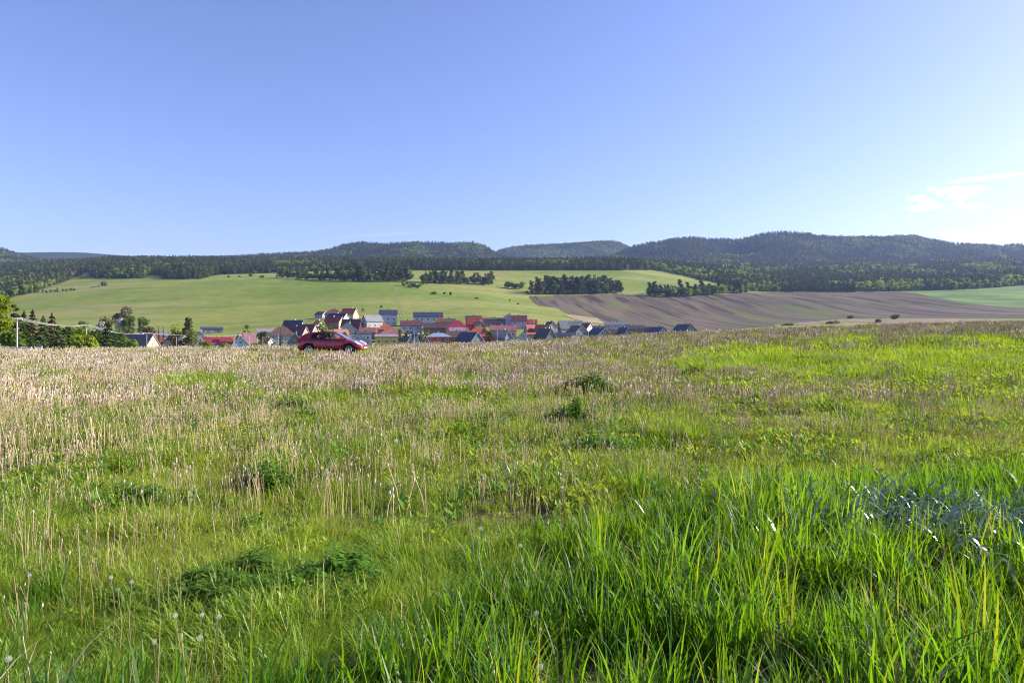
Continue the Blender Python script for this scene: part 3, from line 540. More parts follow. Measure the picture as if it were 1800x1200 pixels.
def house(x0, x1, yt, ye, typ, roof, wall, label, H=7.5, g=.35, th=35, D=8.0, nch=1, win=1, name='house', Y=None, wall2=None, cat='house', ov=.45, dz=0):
    u = (x0 + x1) / 2
    if Y is None:
        Ys = np.linspace(262, 560, 400); X = (u - 900) / 1200 * Ys; d = y2z(yt, Ys) - Tz(X, Ys) - H; k = np.nonzero(d <= 0)[0]; Y = float(Ys[k[0]]) if len(k) else 480
        s = np.nonzero(d[1:] * d[:-1] < 0)[0]; Y = float(Ys[s[0]]) if len(s) else float(Ys[np.argmin(abs(d))])
    W = (x1 - x0) / F * Y; rise = max(.5, (ye - yt) / F * Y); X = (u - 900) / 1200 * Y; zr = y2z(yt, Y); sgn = 1
    base_az = math.atan2(X, Y)                      # houses are laid out relative to the sight line they were measured along
    if typ in ('CR', 'CL'):
        t = radians(th); D = max(3.5, g * W / sin(t)); L = min(17, max(3, (1 - g) * W / cos(t))); rz = t if typ == 'CR' else -t
        if typ == 'CR': rz = -(-t)
        rz = (t if typ == 'CR' else -t)
        # ridge runs to the right and away for 'CL', to the right and towards us for 'CR'
        rz = -rz
    elif typ == 'G': D = W; L = 8.0 if D < 12 else 11; rz = radians(-90)
    elif typ == 'F' or typ == 'S' or typ == 'H': L = W; rz = 0; D = min(D, max(4, L * .9))
    rz -= base_az
    L -= ov if typ in ('S', 'H') else 0; D -= ov if typ == 'G' else 0
    zg = min(float(Tz(X + a * 5, Y + b * 5)) for a in (-1, 1) for b in (-1, 1)) - .3
    he = zr - rise - zg
    t = empty(name, (X, Y, zg), rz, label, cat)
    hl, hd = L / 2, D / 2; he = max(1.6, he); top = he + rise
    w_ = MB(); mw = [wm(wall), wm(wall2 or wall)]
    if typ == 'F':
        w_.box(-hl, hl, -hd, hd, 0, he); w_.build('wall', mw, t)
        r = MB(); r.add([(-hl - .3, -hd - .3, he + .02), (hl + .3, -hd - .3, he + .02), (hl + .3, hd + .3, he + rise), (-hl - .3, hd + .3, he + rise), (-hl - .3, -hd - .3, he + .25), (hl + .3, -hd - .3, he + .25), (hl + .3, hd + .3, he + rise + .22), (-hl - .3, hd + .3, he + rise + .22)],
              [(3, 2, 1, 0), (4, 5, 6, 7), (0, 1, 5, 4), (1, 2, 6, 5), (2, 3, 7, 6), (3, 0, 4, 7)]); rf = r.build('roof', [rm(roof)], t)
    elif typ == 'H':
        w_.box(-hl, hl, -hd, hd, 0, he); w_.build('wall', mw, t)
        o = ov; rl = max(0.05, hl - hd * .9); zb = he - .05
        r = MB(); A = [(-hl - o, -hd - o, zb), (hl + o, -hd - o, zb), (hl + o, hd + o, zb), (-hl - o, hd + o, zb)]; B_ = [(x, y, z + .16) for x, y, z in A]; R_ = [(-rl, 0, top), (rl, 0, top)]
        r.add(A + B_ + R_, [(3, 2, 1, 0), (0, 1, 5, 4), (1, 2, 6, 5), (2, 3, 7, 6), (3, 0, 4, 7), (4, 5, 9, 8), (5, 6, 9), (6, 7, 8, 9), (7, 4, 8)]); rf = r.build('roof', [rm(roof)], t)
    else:
        w_.add([(-hl, -hd, 0), (hl, -hd, 0), (hl, hd, 0), (-hl, hd, 0), (-hl, -hd, he), (hl, -hd, he), (hl, hd, he), (-hl, hd, he), (-hl, 0, top - .1), (hl, 0, top - .1)],
               [(0, 1, 5, 4), (2, 3, 7, 6)]); w_.add([(hl, -hd, 0), (hl, hd, 0), (hl, hd, he), (hl, 0, top - .1), (hl, -hd, he)], [(0, 1, 2, 3, 4)], 1); w_.add([(-hl, hd, 0), (-hl, -hd, 0), (-hl, -hd, he), (-hl, 0, top - .1), (-hl, hd, he)], [(0, 1, 2, 3, 4)], 1)
        w_.build('wall', mw, t)
        o = ov; k = rise / hd; r = MB()
        for s in (-1, 1):
            a = [(-hl - o, 0, top), (hl + o, 0, top), (hl + o, s * (hd + o), he - k * o), (-hl - o, s * (hd + o), he - k * o)]
            b = [(x, y, z + .2) for x, y, z in a]; Fc = [(0, 1, 2, 3), (7, 6, 5, 4), (2, 3, 7, 6), (0, 4, 5, 1)]
            r.add(a + b, Fc); r.add([a[1], a[2], b[2], b[1]], [(0, 1, 2, 3)], 1); r.add([a[0], a[3], b[3], b[0]], [(0, 1, 2, 3)], 1)
        rf = r.build('roof', [rm(roof), FASC], t)
    for c in range(nch):
        cx_ = hl * (-.45 + .9 * ((c + .5) / nch) + .3 * (random.random() - .5)); cy = (.25 * hd) * (1 if typ != 'F' else 0); zt = top + .7 if typ != 'F' else he + rise + .8
        ch = MB(); ch.box(cx_ - .3, cx_ + .3, cy - .3, cy + .3, zt - 1.9, zt); ch.box(cx_ - .38, cx_ + .38, cy - .38, cy + .38, zt, zt + .12); ch.build('chimney', [random.choice([BRICK, CHW])], rf)
    if win:
        n = max(1, int(L / 3.4)); nf = 2 if he > 4.6 else 1; dn = random.randrange(n) if L > 6 else -1
        for f in range(nf):
            for i in range(n):
                x = -hl + L * (i + .5) / n; z = 1.7 + 2.7 * f
                if f == 0 and i == dn and n > 1: d_ = ob('door', DF, t, (x, -hd, .3)); ob('door_leaf', DP, d_); continue
                if z + .8 < he: window(t, x, -hd, z, 0, 1.1 + .3 * random.random(), 1)
        if typ not in ('F', 'H'):
            e = hl; rr = radians(90); sides = [(hl, rr)] if typ != 'CL' else [(-hl, -rr)]
            if typ == 'G': sides = [(hl, rr)]
            for sx, ro in sides:
                n = 2 if D > 5 else 1
                for i in range(n):
                    yy = -hd + D * (i + .5) / n
                    for z in (1.7, 4.4):
                        if z + .8 < he: window(t, sx, yy, z, ro, .9, .95)
                if rise > 2: window(t, sx, 0, he + min(.9, rise * .3), ro, .8, .75)
    return t
Hs = [
 (216, 277, 588, 608, 'CR', 'slate', 'cream', 'house with a big slate grey roof and cream gable, leftmost of the village', dict(g=.36, H=7.4, wall2='cream')),
 (246, 294, 582, 590, 'S', 'grey', 'grey', 'low grey roofed house behind the slate roofed one', dict(H=6)),
 (265, 292, 586, 602, 'H', 'rust', 'white', 'white house with a rusty orange hip roof beside the slate roof', dict(H=6.5)),
 (287, 311, 590, 601, 'H', 'rust', 'grey', 'grey walled house with a rusty orange roof, right of its taller twin', dict(H=6)),
 (305, 327, 590, 598, 'CR', 'beige', 'dark', 'dark walled house with a pale beige roof left of the tall fir', dict(H=6, g=.4)),
 (336, 364, 581, 593, 'G', 'dbrown', 'grey', 'grey gabled house half hidden behind the tall fir', dict(H=8)),
 (343, 361, 594, 607, 'G', 'pink', 'beige' if 0 else 'cream', 'small pinkish gabled hut in front of the tall fir', dict(H=5, Y=258)),
 (362, 407, 593, 604, 'S', 'crimson', 'white', 'long low house with a bright crimson roof and three chimneys', dict(H=5.6, nch=3)),
 (415, 453, 585, 602, 'CL', 'maroon', 'grey', 'house with a wide brown maroon roof behind the light blue gable', dict(H=8, g=.3)),
 (408, 438, 590, 606, 'G', 'slate', 'blue', 'light blue gabled house right of the crimson roof', dict(H=7, Y=257)),
 (446, 462, 591, 598, 'H', 'beige', 'cream', 'small beige roofed house between brown roof and white cottage', dict(H=5.6)),
 (456, 481, 594, 602, 'CR', 'rust', 'white', 'small white cottage with an orange brown roof by the poles', dict(H=5, g=.45)),
 (472, 519, 574, 589, 'H', 'brown', 'grey', 'big grey house with a wide brown hip roof', dict(H=9, D=11)),
 (453, 479, 578, 584, 'F', 'mauve', 'grey', 'long pale pink shed roof left of the brown hip roof', dict(H=5, nch=0)),
 (498, 534, 563, 573, 'CR', 'slate', 'white', 'slate roofed house with a small white gable, topmost left of the car', dict(H=7, g=.15)),
 (497, 543, 574, 588, 'CR', 'maroon', 'pink', 'dark maroon roofed house with a salmon pink gable', dict(H=8.5, g=.28, wall2='pink')),
 (522, 559, 570, 583, 'CR', 'maroon', 'pink', 'maroon roofed house with a red and white gable just above the car', dict(H=8.5, g=.3, wall2='pink')),
 (505, 531, 585, 600, 'G', 'slate', 'dark', 'dark gabled house with two bright windows left of the car', dict(H=7)),
 (550, 570, 564, 571.5, 'CR', 'rust', 'white', 'small white house with a red brown roof above the car roof', dict(H=7, g=.6)),
 (554, 575, 548, 553, 'CR', 'slate', 'grey', 'little grey house, highest on the left of the village', dict(H=4.6, g=.4)),
 (571, 602, 543, 552, 'H', 'maroon', 'dark', 'dark house with a pyramid shaped maroon roof', dict(H=7, D=10)),
 (599, 630, 542, 552, 'CR', 'orange', 'cream', 'house with a bright orange roof and tall cream gable, highest in the village', dict(H=8, g=.3, nch=2, wall2='cream')),
 (575, 613, 551, 559, 'CR', 'navy', 'white', 'dark blue roofed house with a white gable in front of the orange one', dict(H=7.5, g=.26)),
 (570, 605, 557, 566, 'CR', 'red', 'brown', 'red roofed house with a cream gable in front of the white gable', dict(H=7, g=.28, wall2='cream')),
 (600, 637, 561, 574, 'CR', 'maroon', 'brown', 'long dark maroon roofed building right of the red roofed house', dict(H=7.5, g=.15)),
 (594, 628, 567, 580, 'G', 'patch', 'grey', 'barn with a patched grey brown roof and white gable boards', dict(H=7)),
 (636, 673, 554, 564, 'CL', 'grey', 'grey', 'large grey blue house with a grey roof left of the navy roof', dict(H=9.5, g=.25)),
 (667, 698, 545, 552.5, 'S', 'navy', 'pblue', 'tall white house with a navy roof standing alone at the meadow foot', dict(H=9.5, D=9)),
 (664, 691, 568, 579, 'H', 'orange', 'brown', 'house with an orange hip roof in the middle of the village', dict(H=6.5)),
 (632, 664, 576, 584, 'S', 'rust', 'brown', 'low rust roofed house left of the orange hip roof', dict(H=6)),
 (585, 613, 579, 591, 'CL', 'rust', 'grey', 'rust orange roofed house right behind the car', dict(H=6.5, g=.2)),
 (607, 649, 587, 597, 'G', 'slate', 'pblue', 'grey blue gabled house above the bonnet of the car', dict(H=7)),
 (628, 653, 583, 587, 'F', 'slate', 'pblue', 'flat roofed grey blue house behind the grey blue gable', dict(H=6.5, nch=1)),
 (666, 718, 578, 588, 'H', 'pink', 'grey', 'wide house with a red and beige hip roof above the yellow house', dict(H=6.5)),
 (660, 699, 588, 592, 'F', 'mauve', 'yellow', 'yellow two storey house with a flat mauve roof', dict(H=7, nch=1)),
 (706, 728, 588, 590, 'F', 'beige', 'white', 'low white garage right of the yellow house', dict(H=4.6, nch=0, cat='garage', name='garage')),
 (704, 742, 564, 572, 'S', 'maroon', 'pblue', 'long house with a maroon brown roof below the navy roofs', dict(H=7.5, nch=2)),
 (727, 778, 549, 557, 'S', 'navy', 'pblue', 'long pale building with a navy roof, right of the lone tall white one', dict(H=8, nch=2, D=9)),
 (762, 785, 557, 567, 'H', 'rust', 'brown', 'rust hip roofed house at the right end of the long navy roof', dict(H=7)),
 (745, 789, 568, 576, 'S', 'dbrown', 'brown', 'long dark brown roofed house in the village centre', dict(H=6.5, nch=2)),
 (780, 800, 560, 566, 'S', 'brown', 'brown', 'small brown roofed house left of the big crimson roof', dict(H=6.5)),
 (783, 825, 563, 577, 'H', 'crimson', 'pink', 'large house with a deep crimson hip roof', dict(H=9, D=12)),
 (790, 821, 576, 583, 'S', 'mauve', 'orange', 'low pinkish roofed house in front of the big crimson roof', dict(H=6)),
 (818, 846, 555, 560, 'S', 'dbrown', 'red', 'dark brown roofed red house right of the crimson roof, up the slope', dict(H=7)),
 (822, 850, 559, 570, 'S', 'red', 'red', 'red roofed house in front of the dark brown roof', dict(H=7)),
 (833, 854, 564, 571, 'G', 'beige', 'dark', 'small gable with a rounded pale roof edge below the red roof', dict(H=5.5)),
 (849, 889, 559, 562, 'S', 'dbrown', 'dark', 'long dark walled building with a thin brown roof', dict(H=5, nch=2)),
 (881, 906, 552, 560, 'G', 'navy', 'pblue', 'house with a navy roof and pale blue gable, highest on the right', dict(H=8)),
 (898, 926, 554.5, 564, 'S', 'maroon', 'purple', 'maroon roofed house with lilac walls on the right slope', dict(H=8)),
 (920, 944, 562, 568, 'S', 'red', 'brown', 'small red roofed house right of the lilac one', dict(H=5)),
 (825, 859, 573, 584, 'H', 'orange', 'cream', 'cream house with a bright orange tiled roof', dict(H=7.5)),
 (861, 908, 572, 580, 'S', 'pink', 'grey', 'long grey house with a faded pink roof', dict(H=8, nch=2)),
 (875, 897, 580, 592, 'CR', 'patch', 'grey', 'half timbered house with a mottled brown roof', dict(th=62, H=7, g=.3)),
 (888, 897, 586, 595, 'G', 'orange', 'orange', 'tiny orange gabled shed beside the half timbered house', dict(H=4.5, nch=0, name='shed', cat='shed')),
 (749, 793, 585, 592, 'H', 'paleblue', 'red', 'red walled house with a pale blue metal roof', dict(H=7)),
 (719, 752, 588, 600, 'CR', 'brown', 'dark', 'dark house with a brown roof left of the red walled house', dict(th=62, H=6.5, g=.35)),
 (722, 742, 592, 601, 'G', 'paleblue', 'pblue', 'small pale blue gabled house between dark roofs', dict(H=5.6)),
 (703, 727, 591, 602, 'CR', 'navy', 'grey', 'navy roofed cottage right of the yellow house', dict(th=62, H=6, g=.5)),
 (799, 850, 584, 598, 'CR', 'navy', 'dark', 'long navy roofed house with a dark blue gable', dict(th=62, H=7.5, g=.4)),
 (785, 820, 582, 592, 'S', 'brown', 'brown', 'plain brown roof behind the long navy roof', dict(H=6.5)),
 (834, 867, 588, 592, 'F', 'red', 'red', 'low dark red shed with a red roof', dict(H=4.5, nch=0, name='shed', cat='shed')),
 (907, 933, 583, 594, 'G', 'navy', 'pblue', 'pale blue gabled house with navy roof edges at the field rim', dict(H=6.5)),
 (922, 943, 571, 581, 'CL', 'red', 'grey', 'red roofed house with white verge boards above the pale blue gable', dict(H=7, g=.3)),
 (938, 971, 571, 584, 'CR', 'orange', 'cream', 'bright red orange roofed house above the black roofs', dict(H=7.5, g=.3)),
 (924, 945, 585, 588, 'F', 'orange', 'green', 'low orange roofed outbuilding right of the pale blue gable', dict(H=4.6, nch=0, name='outbuilding', cat='shed')),
 (938, 978, 578, 594, 'CR', 'slate', 'dark', 'black roofed house with a dark gable near the field rim', dict(th=62, H=8, g=.45)),
 (964, 1004, 585, 592, 'S', 'navy', 'dark', 'low dark blue house right of the black roofs', dict(H=5.5)),
 (955, 980, 565.5, 574, 'CR', 'slate', 'grey', 'grey gabled house with a slate roof at the meadow edge', dict(th=62, H=6.5, g=.6)),
 (979, 1000, 564, 576, 'CL', 'navy', 'brown', 'steep navy and maroon roofed house at the meadow edge', dict(H=7, g=.35)),
 (993, 1024, 564.5, 572, 'S', 'grey', 'pblue', 'long grey roofed house left of the twin grey gables', dict(H=6.5, nch=2)),
 (996, 1033, 572.5, 583, 'CR', 'brown', 'grey', 'grey blue gabled house with a brown roof at the field rim', dict(th=62, H=8, g=.55)),
 (1020, 1044, 568, 576, 'CR', 'maroon', 'white', 'small white gabled house with a dark maroon roof', dict(H=6.5, g=.5)),
 (1032, 1073, 577, 587, 'CR', 'navy', 'shaded_grey', 'navy roofed grey gabled house right of the brown roofed one', dict(th=62, H=7, g=.5)),
 (1042, 1064, 573, 578, 'S', 'navy', 'purple', 'low dark blue roof behind the grey gable', dict(H=6)),
 (1063, 1101, 566, 571, 'S', 'grey', 'grey', 'long grey building with a slatted roof edge beside the ploughed field', dict(H=6.5, nch=3)),
 (1086, 1106, 576, 586, 'CR', 'navy', 'dark', 'navy roofed house with a white verge board at the right of the village', dict(th=62, H=6.5, g=.3)),
 (1100, 1132, 572, 578, 'S', 'slate', 'brown', 'long low slate roofed house near the right end', dict(H=6.5, nch=2)),
 (1070, 1092, 579, 585, 'S', 'maroon', 'brown', 'low maroon roofed house below the slatted roof', dict(H=5)),
 (1130, 1144, 575, 581, 'S', 'maroon', 'brown', 'tiny maroon roofed house near the right end', dict(H=5)),
 (1135, 1176, 575, 584, 'CR', 'navy', 'shaded_grey', 'second to last house on the right, navy roof and grey gable', dict(th=62, H=6.5, g=.45)),
 (1180, 1226, 570, 583, 'CR', 'navy', 'shaded_grey', 'last house on the right, alone under a dark navy roof', dict(th=62, H=7.5, g=.5)),
 (354, 390, 575, 578.5, 'F', 'navy', 'dark', 'long dark barn alone on the grass left of the village', dict(H=3.6, nch=0, name='barn', cat='barn')),
 (364, 378, 577, 579, 'F', 'mauve', 'white', 'small pale shed in front of the long dark barn', dict(H=2.6, nch=0, name='shed', cat='shed', win=0)),
 (159, 170, 583, 590, 'G', 'orange', 'orange', 'small orange house glimpsed between the left trees', dict(H=7, Y=260)),
 (100, 112, 583, 594, 'CR', 'orange', 'orange', 'orange roofed house barely seen behind the dark spruces', dict(H=7, Y=230, g=.4)),
]
for a in Hs:
    d = dict(a[8]); h_ = house(*a[:8], **d)

# ------------------------------------------------------------------ poles and cables
GR = 'concrete poles along the village'
tops = []
for u, yt, Y, lb, arm in [(30, 559, 104, 'tall concrete pole with crossarm nearest the left edge', 1), (152, 571, 152, 'second concrete pole, in front of the yellow green tree', 1), (258, 585, 235, 'third pole, in front of the cream gable', 1),
      (310, 592, 262, 'pole right of the slate roofed house', 0), (353, 590, 262, 'pole beside the pinkish hut', 0), (438, 589, 275, 'pole in front of the brown maroon roof', 0), (453, 591, 285, 'thin pole left of the white cottage', 0),
      (462, 591, 290, 'thin pole at the white cottage', 0), (489, 586, 262, 'tall pale pole in front of the brown hip roof', 0), (661, 575, 330, 'slim pole beside the orange hip roof', 0), (728, 581, 300, 'white pole in front of the dark roofs', 0),
      (794, 548, 430, 'thin pole at the meadow foot behind the rust hip roof', 0), (809, 557, 420, 'dark pole left of the dark brown roof', 0), (874, 580, 300, 'pale pole beside the half timbered house', 0), (938, 556, 420, 'dark pole behind the red roofed house', 0), (951, 561, 420, 'thin dark pole right of the red roofed house', 0), (1034, 574, 330, 'pole in front of the white gabled house', 0)]:
    p = P(u, Y); h = y2z(yt, Y) - p.z; t = empty('utility_pole', p, 0, lb, 'pole', GR); s = max(.16, Y / 1200 * .7)
    mb = MB(); mb.tube([(0, 0, -.5), (0, 0, h)], [s * .75, s * .5], 8); mb.build('shaft', [CONC], t)
    if arm:
        a = MB(); a.box(-.85, .85, -.06, .06, h - .35, h - .22); a.build('crossarm', [CONC], t)
        for x in (-.75, 0, .75): i = MB(); i.tube([(x, 0, h - .22), (x, 0, h - .02)], .06, 6); i.build('insulator', [CHW], t)
    tops.append(Vector((p.x, p.y, p.z + h)))
CAB = mat('cable', (.34, .34, .36), .5, .05)
def cable(pts, offx, r, label):
    mb = MB(); L = []
    for a, b in zip(pts[:-1], pts[1:]):
        for k in range(12): t = k / 12; q_ = a.lerp(b, t); q_.z -= 4 * t * (1 - t) * .012 * (b - a).length; q_.x += offx; L.append(q_)
    e = pts[-1].copy(); e.x += offx; L.append(e); mb.tube(L, r, 4); tag(mb.build('overhead_cable', [CAB], smooth=True), label, 'cable', 'overhead cables')
ps = [P(-260, 95) + Vector((0, 0, 6)), tops[0], tops[1], tops[2], P(430, 300) + Vector((0, 0, 7.8))]
for q_ in (1, 2, 3): ps[q_] = ps[q_] + Vector((0, 0, 0))
for ox, r, lb in ((-.75, .035, 'overhead cable on the left insulators of the crossarms'), (0, .045, 'thicker overhead cable on the middle insulators'), (.75, .035, 'overhead cable on the right insulators of the crossarms')): cable(ps, ox, r, lb)

# white fence panels at far left
for i, (a, b, c, lb) in enumerate([(-12, 22, 'w', 'bright white fence panel at the far left edge'), (23, 39, 'p', 'pale bluish fence panel by the first pole'), (42, 54, 'p', 'pale fence panel, third from the left'), (60, 73, 'p', 'pale fence panel at the right end, slightly taller')]):
    Y = 100; x0 = (a - 900) / 1200 * Y; x1 = (b - 900) / 1200 * Y; zb = float(Tz(x0, Y)) - .2; zt = y2z(609.5 - (1 if i == 3 else 0), Y)
    t = empty('fence_panel', (x0, Y, zb), 0, lb, 'fence', 'fence panels below the left trees'); mb = MB(); n = max(2, int((x1 - x0) / .35))
    for k in range(n): mb.box((x1 - x0) * k / n, (x1 - x0) * (k + .93) / n, -.02, .02, .05, zt - zb - .03 * (k % 2))
    mb.build('panel', [mat('white_sheet', (.72, .72, .72), .6, .05) if c == 'w' else mat('pale_sheet', (.55, .6, .7), .6, .1)], t)
    for x in (0, x1 - x0): q_ = MB(); q_.box(x - .05, x + .05, .021, .12, 0, zt - zb + .05); q_.build('post', [CONC], t)

# ------------------------------------------------------------------ the car (faces +X, right side towards us)
def carpaint():
    m, nt = newmat('red_paint'); o = N(nt, 'ShaderNodeOutputMaterial'); b = N(nt, 'ShaderNodeBsdfPrincipled')
    c, _, _ = noisy(nt, (.29, .010, .03), (.34, .014, .04), 3); nt.links.new(c, b.inputs['Base Color']); b.inputs['Roughness'].default_value = .28; b.inputs['Metallic'].default_value = .15
    b.inputs['Coat Weight'].default_value = .9; b.inputs['Coat Roughness'].default_value = .05; nt.links.new(b.outputs[0], o.inputs[0]); return m
PAINT = carpaint(); RUB = mat('tyre_rubber', (.018, .018, .02), .85, .1); ALLOY = mat('alloy', (.6, .62, .66), .3, .05, metal=.8); BLK = mat('black_trim', (.02, .02, .022), .6, .1)
m, nt = newmat('car_glass'); o = N(nt, 'ShaderNodeOutputMaterial'); a = N(nt, 'ShaderNodeBsdfTransparent'); a.inputs[0].default_value = (.86, .9, .88, 1); g_ = N(nt, 'ShaderNodeBsdfGlossy'); g_.inputs['Roughness'].default_value = .03
lw = N(nt, 'ShaderNodeLayerWeight'); lw.inputs[0].default_value = .25; x = N(nt, 'ShaderNodeMixShader'); nt.links.new(lw.outputs['Fresnel'], x.inputs[0]); nt.links.new(a.outputs[0], x.inputs[1]); nt.links.new(g_.outputs[0], x.inputs[2]); nt.links.new(x.outputs[0], o.inputs[0]); CG = m
CY = 45.0; CXW = (585.5 - 900) / 1200 * CY
car = empty('parked_car', (CXW, CY, y2z(621.3, CY)), radians(-1.5), 'dark red three door hatchback parked behind the dry grass, facing right', 'car')
ST = [(-2.10, .74, .50, .74), (-2.07, .80, .30, .92), (-1.95, .85, .24, 1.0), (-1.6, .87, .22, 1.04), (-1.0, .88, .21, 1.03), (-.3, .88, .21, 1.0), (.5, .88, .21, .98), (.95, .87, .21, .97), (1.25, .86, .22, .91), (1.6, .83, .22, .83), (1.85, .78, .23, .75), (2.02, .70, .25, .66), (2.10, .60, .30, .57), (2.13, .45, .34, .5)]
mb = MB(); R_ = []
for x, w_, zb, zt in ST:
    h = zt - zb; L = [(0, zb), (w_ * .85, zb), (w_ * .97, zb + h * .12), (w_, zb + h * .38), (w_ * .995, zb + h * .62), (w_ * .965, zb + h * .82), (w_ * .92, zb + h * .94), (w_ * .80, zt), (w_ * .4, zt + .02), (0, zt + .025)]
    full = [(x, -y, z) for y, z in L] + [(x, y, z) for y, z in L[-2:0:-1]]; R_.append(full)
n = len(R_[0]); V = [p for r_ in R_ for p in r_]; Fc = [(i * n + k, i * n + (k + 1) % n, (i + 1) * n + (k + 1) % n, (i + 1) * n + k) for i in range(len(R_) - 1) for k in range(n)]
Fc += [tuple(range(n - 1, -1, -1)), tuple(range((len(R_) - 1) * n, len(R_) * n))]
body = ob('body', mesh('body', V, Fc, [PAINT, BLK], smooth=True), car)
WX = (-1.33, 1.27)                                  # axle positions
for wx in WX:
    c_ = MB(); c_.tube([(wx, -1.2, .33), (wx, 1.2, .33)], .375, 32); co = ob('cut', c_.me('cut', [PAINT]))
    md = body.modifiers.new('b', 'BOOLEAN'); md.object = co; md.operation = 'DIFFERENCE'; md.solver = 'EXACT'; co.parent = car
    bpy.context.view_layer.update(); ev = body.evaluated_get(bpy.context.evaluated_depsgraph_get()); nm = bpy.data.meshes.new_from_object(ev); body.modifiers.clear(); body.data = nm; bpy.data.objects.remove(co)
sh = lambda x, y, z: (x, math.copysign(.80 - max(0, (z - .98)) * .48, y) + (0 if abs(y) > .5 else 0), z)
def side_poly(name, poly, m, parent, out_=0, th=.03):
    for s in (-1, 1):
        V = []
        for d in (out_, out_ - th):
            for x, z in poly: V.append((x, s * (.845 + d - max(0, z - .95) * .52), z))
        k = len(poly); Fc = [tuple(range(k)), tuple(range(2 * k - 1, k - 1, -1))] + [(i, i + k, (i + 1) % k + k, (i + 1) % k) for i in range(k)]
        ob(name, mesh(name, V, Fc, [m]), parent)
# roof line points (x, z)
RL = [(-2.0, 1.02), (-1.72, 1.25), (-1.5, 1.35), (-1.1, 1.42), (-.6, 1.45), (-.1, 1.445), (.3, 1.40), (.7, 1.22), (1.12, .98)]
def roofz(x): return float(np.interp(x, [p[0] for p in RL], [p[1] for p in RL]))
rf = MB(); xs_ = [-1.5, -1.3, -1.1, -.85, -.6, -.35, -.1, .1, .3]
V = []
for x in xs_:
    z = roofz(x)
    for y in (-.625, -.56, -.35, 0, .35, .56, .625): V.append((x, y, z - .045 * (abs(y) / .625)**4))
for x in xs_:
    z = roofz(x)
    for y in (-.625, -.56, -.35, 0, .35, .56, .625): V.append((x, y, z - .045 * (abs(y) / .625)**4 - .04))
k7 = 7; nn = len(xs_); Fc = [(i * k7 + j, (i + 1) * k7 + j, (i + 1) * k7 + j + 1, i * k7 + j + 1) for i in range(nn - 1) for j in range(6)]
o_ = nn * k7; Fc += [(o_ + a, o_ + d, o_ + c, o_ + b) for a, b, c, d in Fc]; Fc += [(i * k7, i * k7 + o_, (i + 1) * k7 + o_, (i + 1) * k7) for i in range(nn - 1)] + [(i * k7 + 6, (i + 1) * k7 + 6, (i + 1) * k7 + 6 + o_, i * k7 + 6 + o_) for i in range(nn - 1)]
rf.add(V, Fc); rf.build('roof', [PAINT], car, smooth=True)
# pillars and side frame
side_poly('rear_pillar', [(-2.02, .98), (-1.98, 1.05), (-1.72, 1.255), (-1.48, 1.365), (-1.35, 1.33), (-1.22, .98)], PAINT, car)
side_poly('rear_quarter', [(-1.30, .94), (-1.38, 1.02), (-1.33, 1.10), (-1.02, 1.36), (-1.1, 1.43), (-1.5, 1.35), (-1.5, .94)], PAINT, car, .004)
side_poly('roof_rail', [(-1.15, 1.355), (-1.1, 1.425), (-.6, 1.455), (-.1, 1.45), (.3, 1.405), (.28, 1.34), (-.1, 1.385), (-.6, 1.39)], PAINT, car)
side_poly('centre_pillar', [(-.50, .96), (-.58, 1.40), (-.46, 1.40), (-.36, .96)], BLK, car)
side_poly('windscreen_pillar', [(.28, 1.34), (.3, 1.41), (.72, 1.225), (1.16, .96), (1.06, .95), (.66, 1.18)], PAINT, car)
side_poly('sill_trim', [(-1.35, .935), (-1.35, .965), (1.1, .965), (1.1, .935)], BLK, car, .012)
side_poly('rear_side_window', [(-1.34, .96), (-1.36, 1.04), (-1.02, 1.37), (-.58, 1.40), (-.50, .96)], CG, car, -.015, .006)
side_poly('front_side_window', [(-.36, .96), (-.46, 1.40), (-.1, 1.39), (.28, 1.35), (.66, 1.19), (1.04, .96)], CG, car, -.015, .006)
def sheet4(name, a, b, m, par, ya, yb, th=.01):     # pane across the car between two profile points
    V = [(a[0], -ya, a[1]), (a[0], ya, a[1]), (b[0], yb, b[1]), (b[0], -yb, b[1])]; V += [(x, y, z - th) for x, y, z in V]
    ob(name, mesh(name, V, [(0, 1, 2, 3), (7, 6, 5, 4), (0, 4, 5, 1), (1, 5, 6, 2), (2, 6, 7, 3), (3, 7, 4, 0)], [m]), par)
sheet4('windscreen', (.3, 1.405), (1.14, .975), CG, car, .60, .80); sheet4('rear_window', (-1.52, 1.34), (-1.98, 1.04), CG, car, .60, .74)
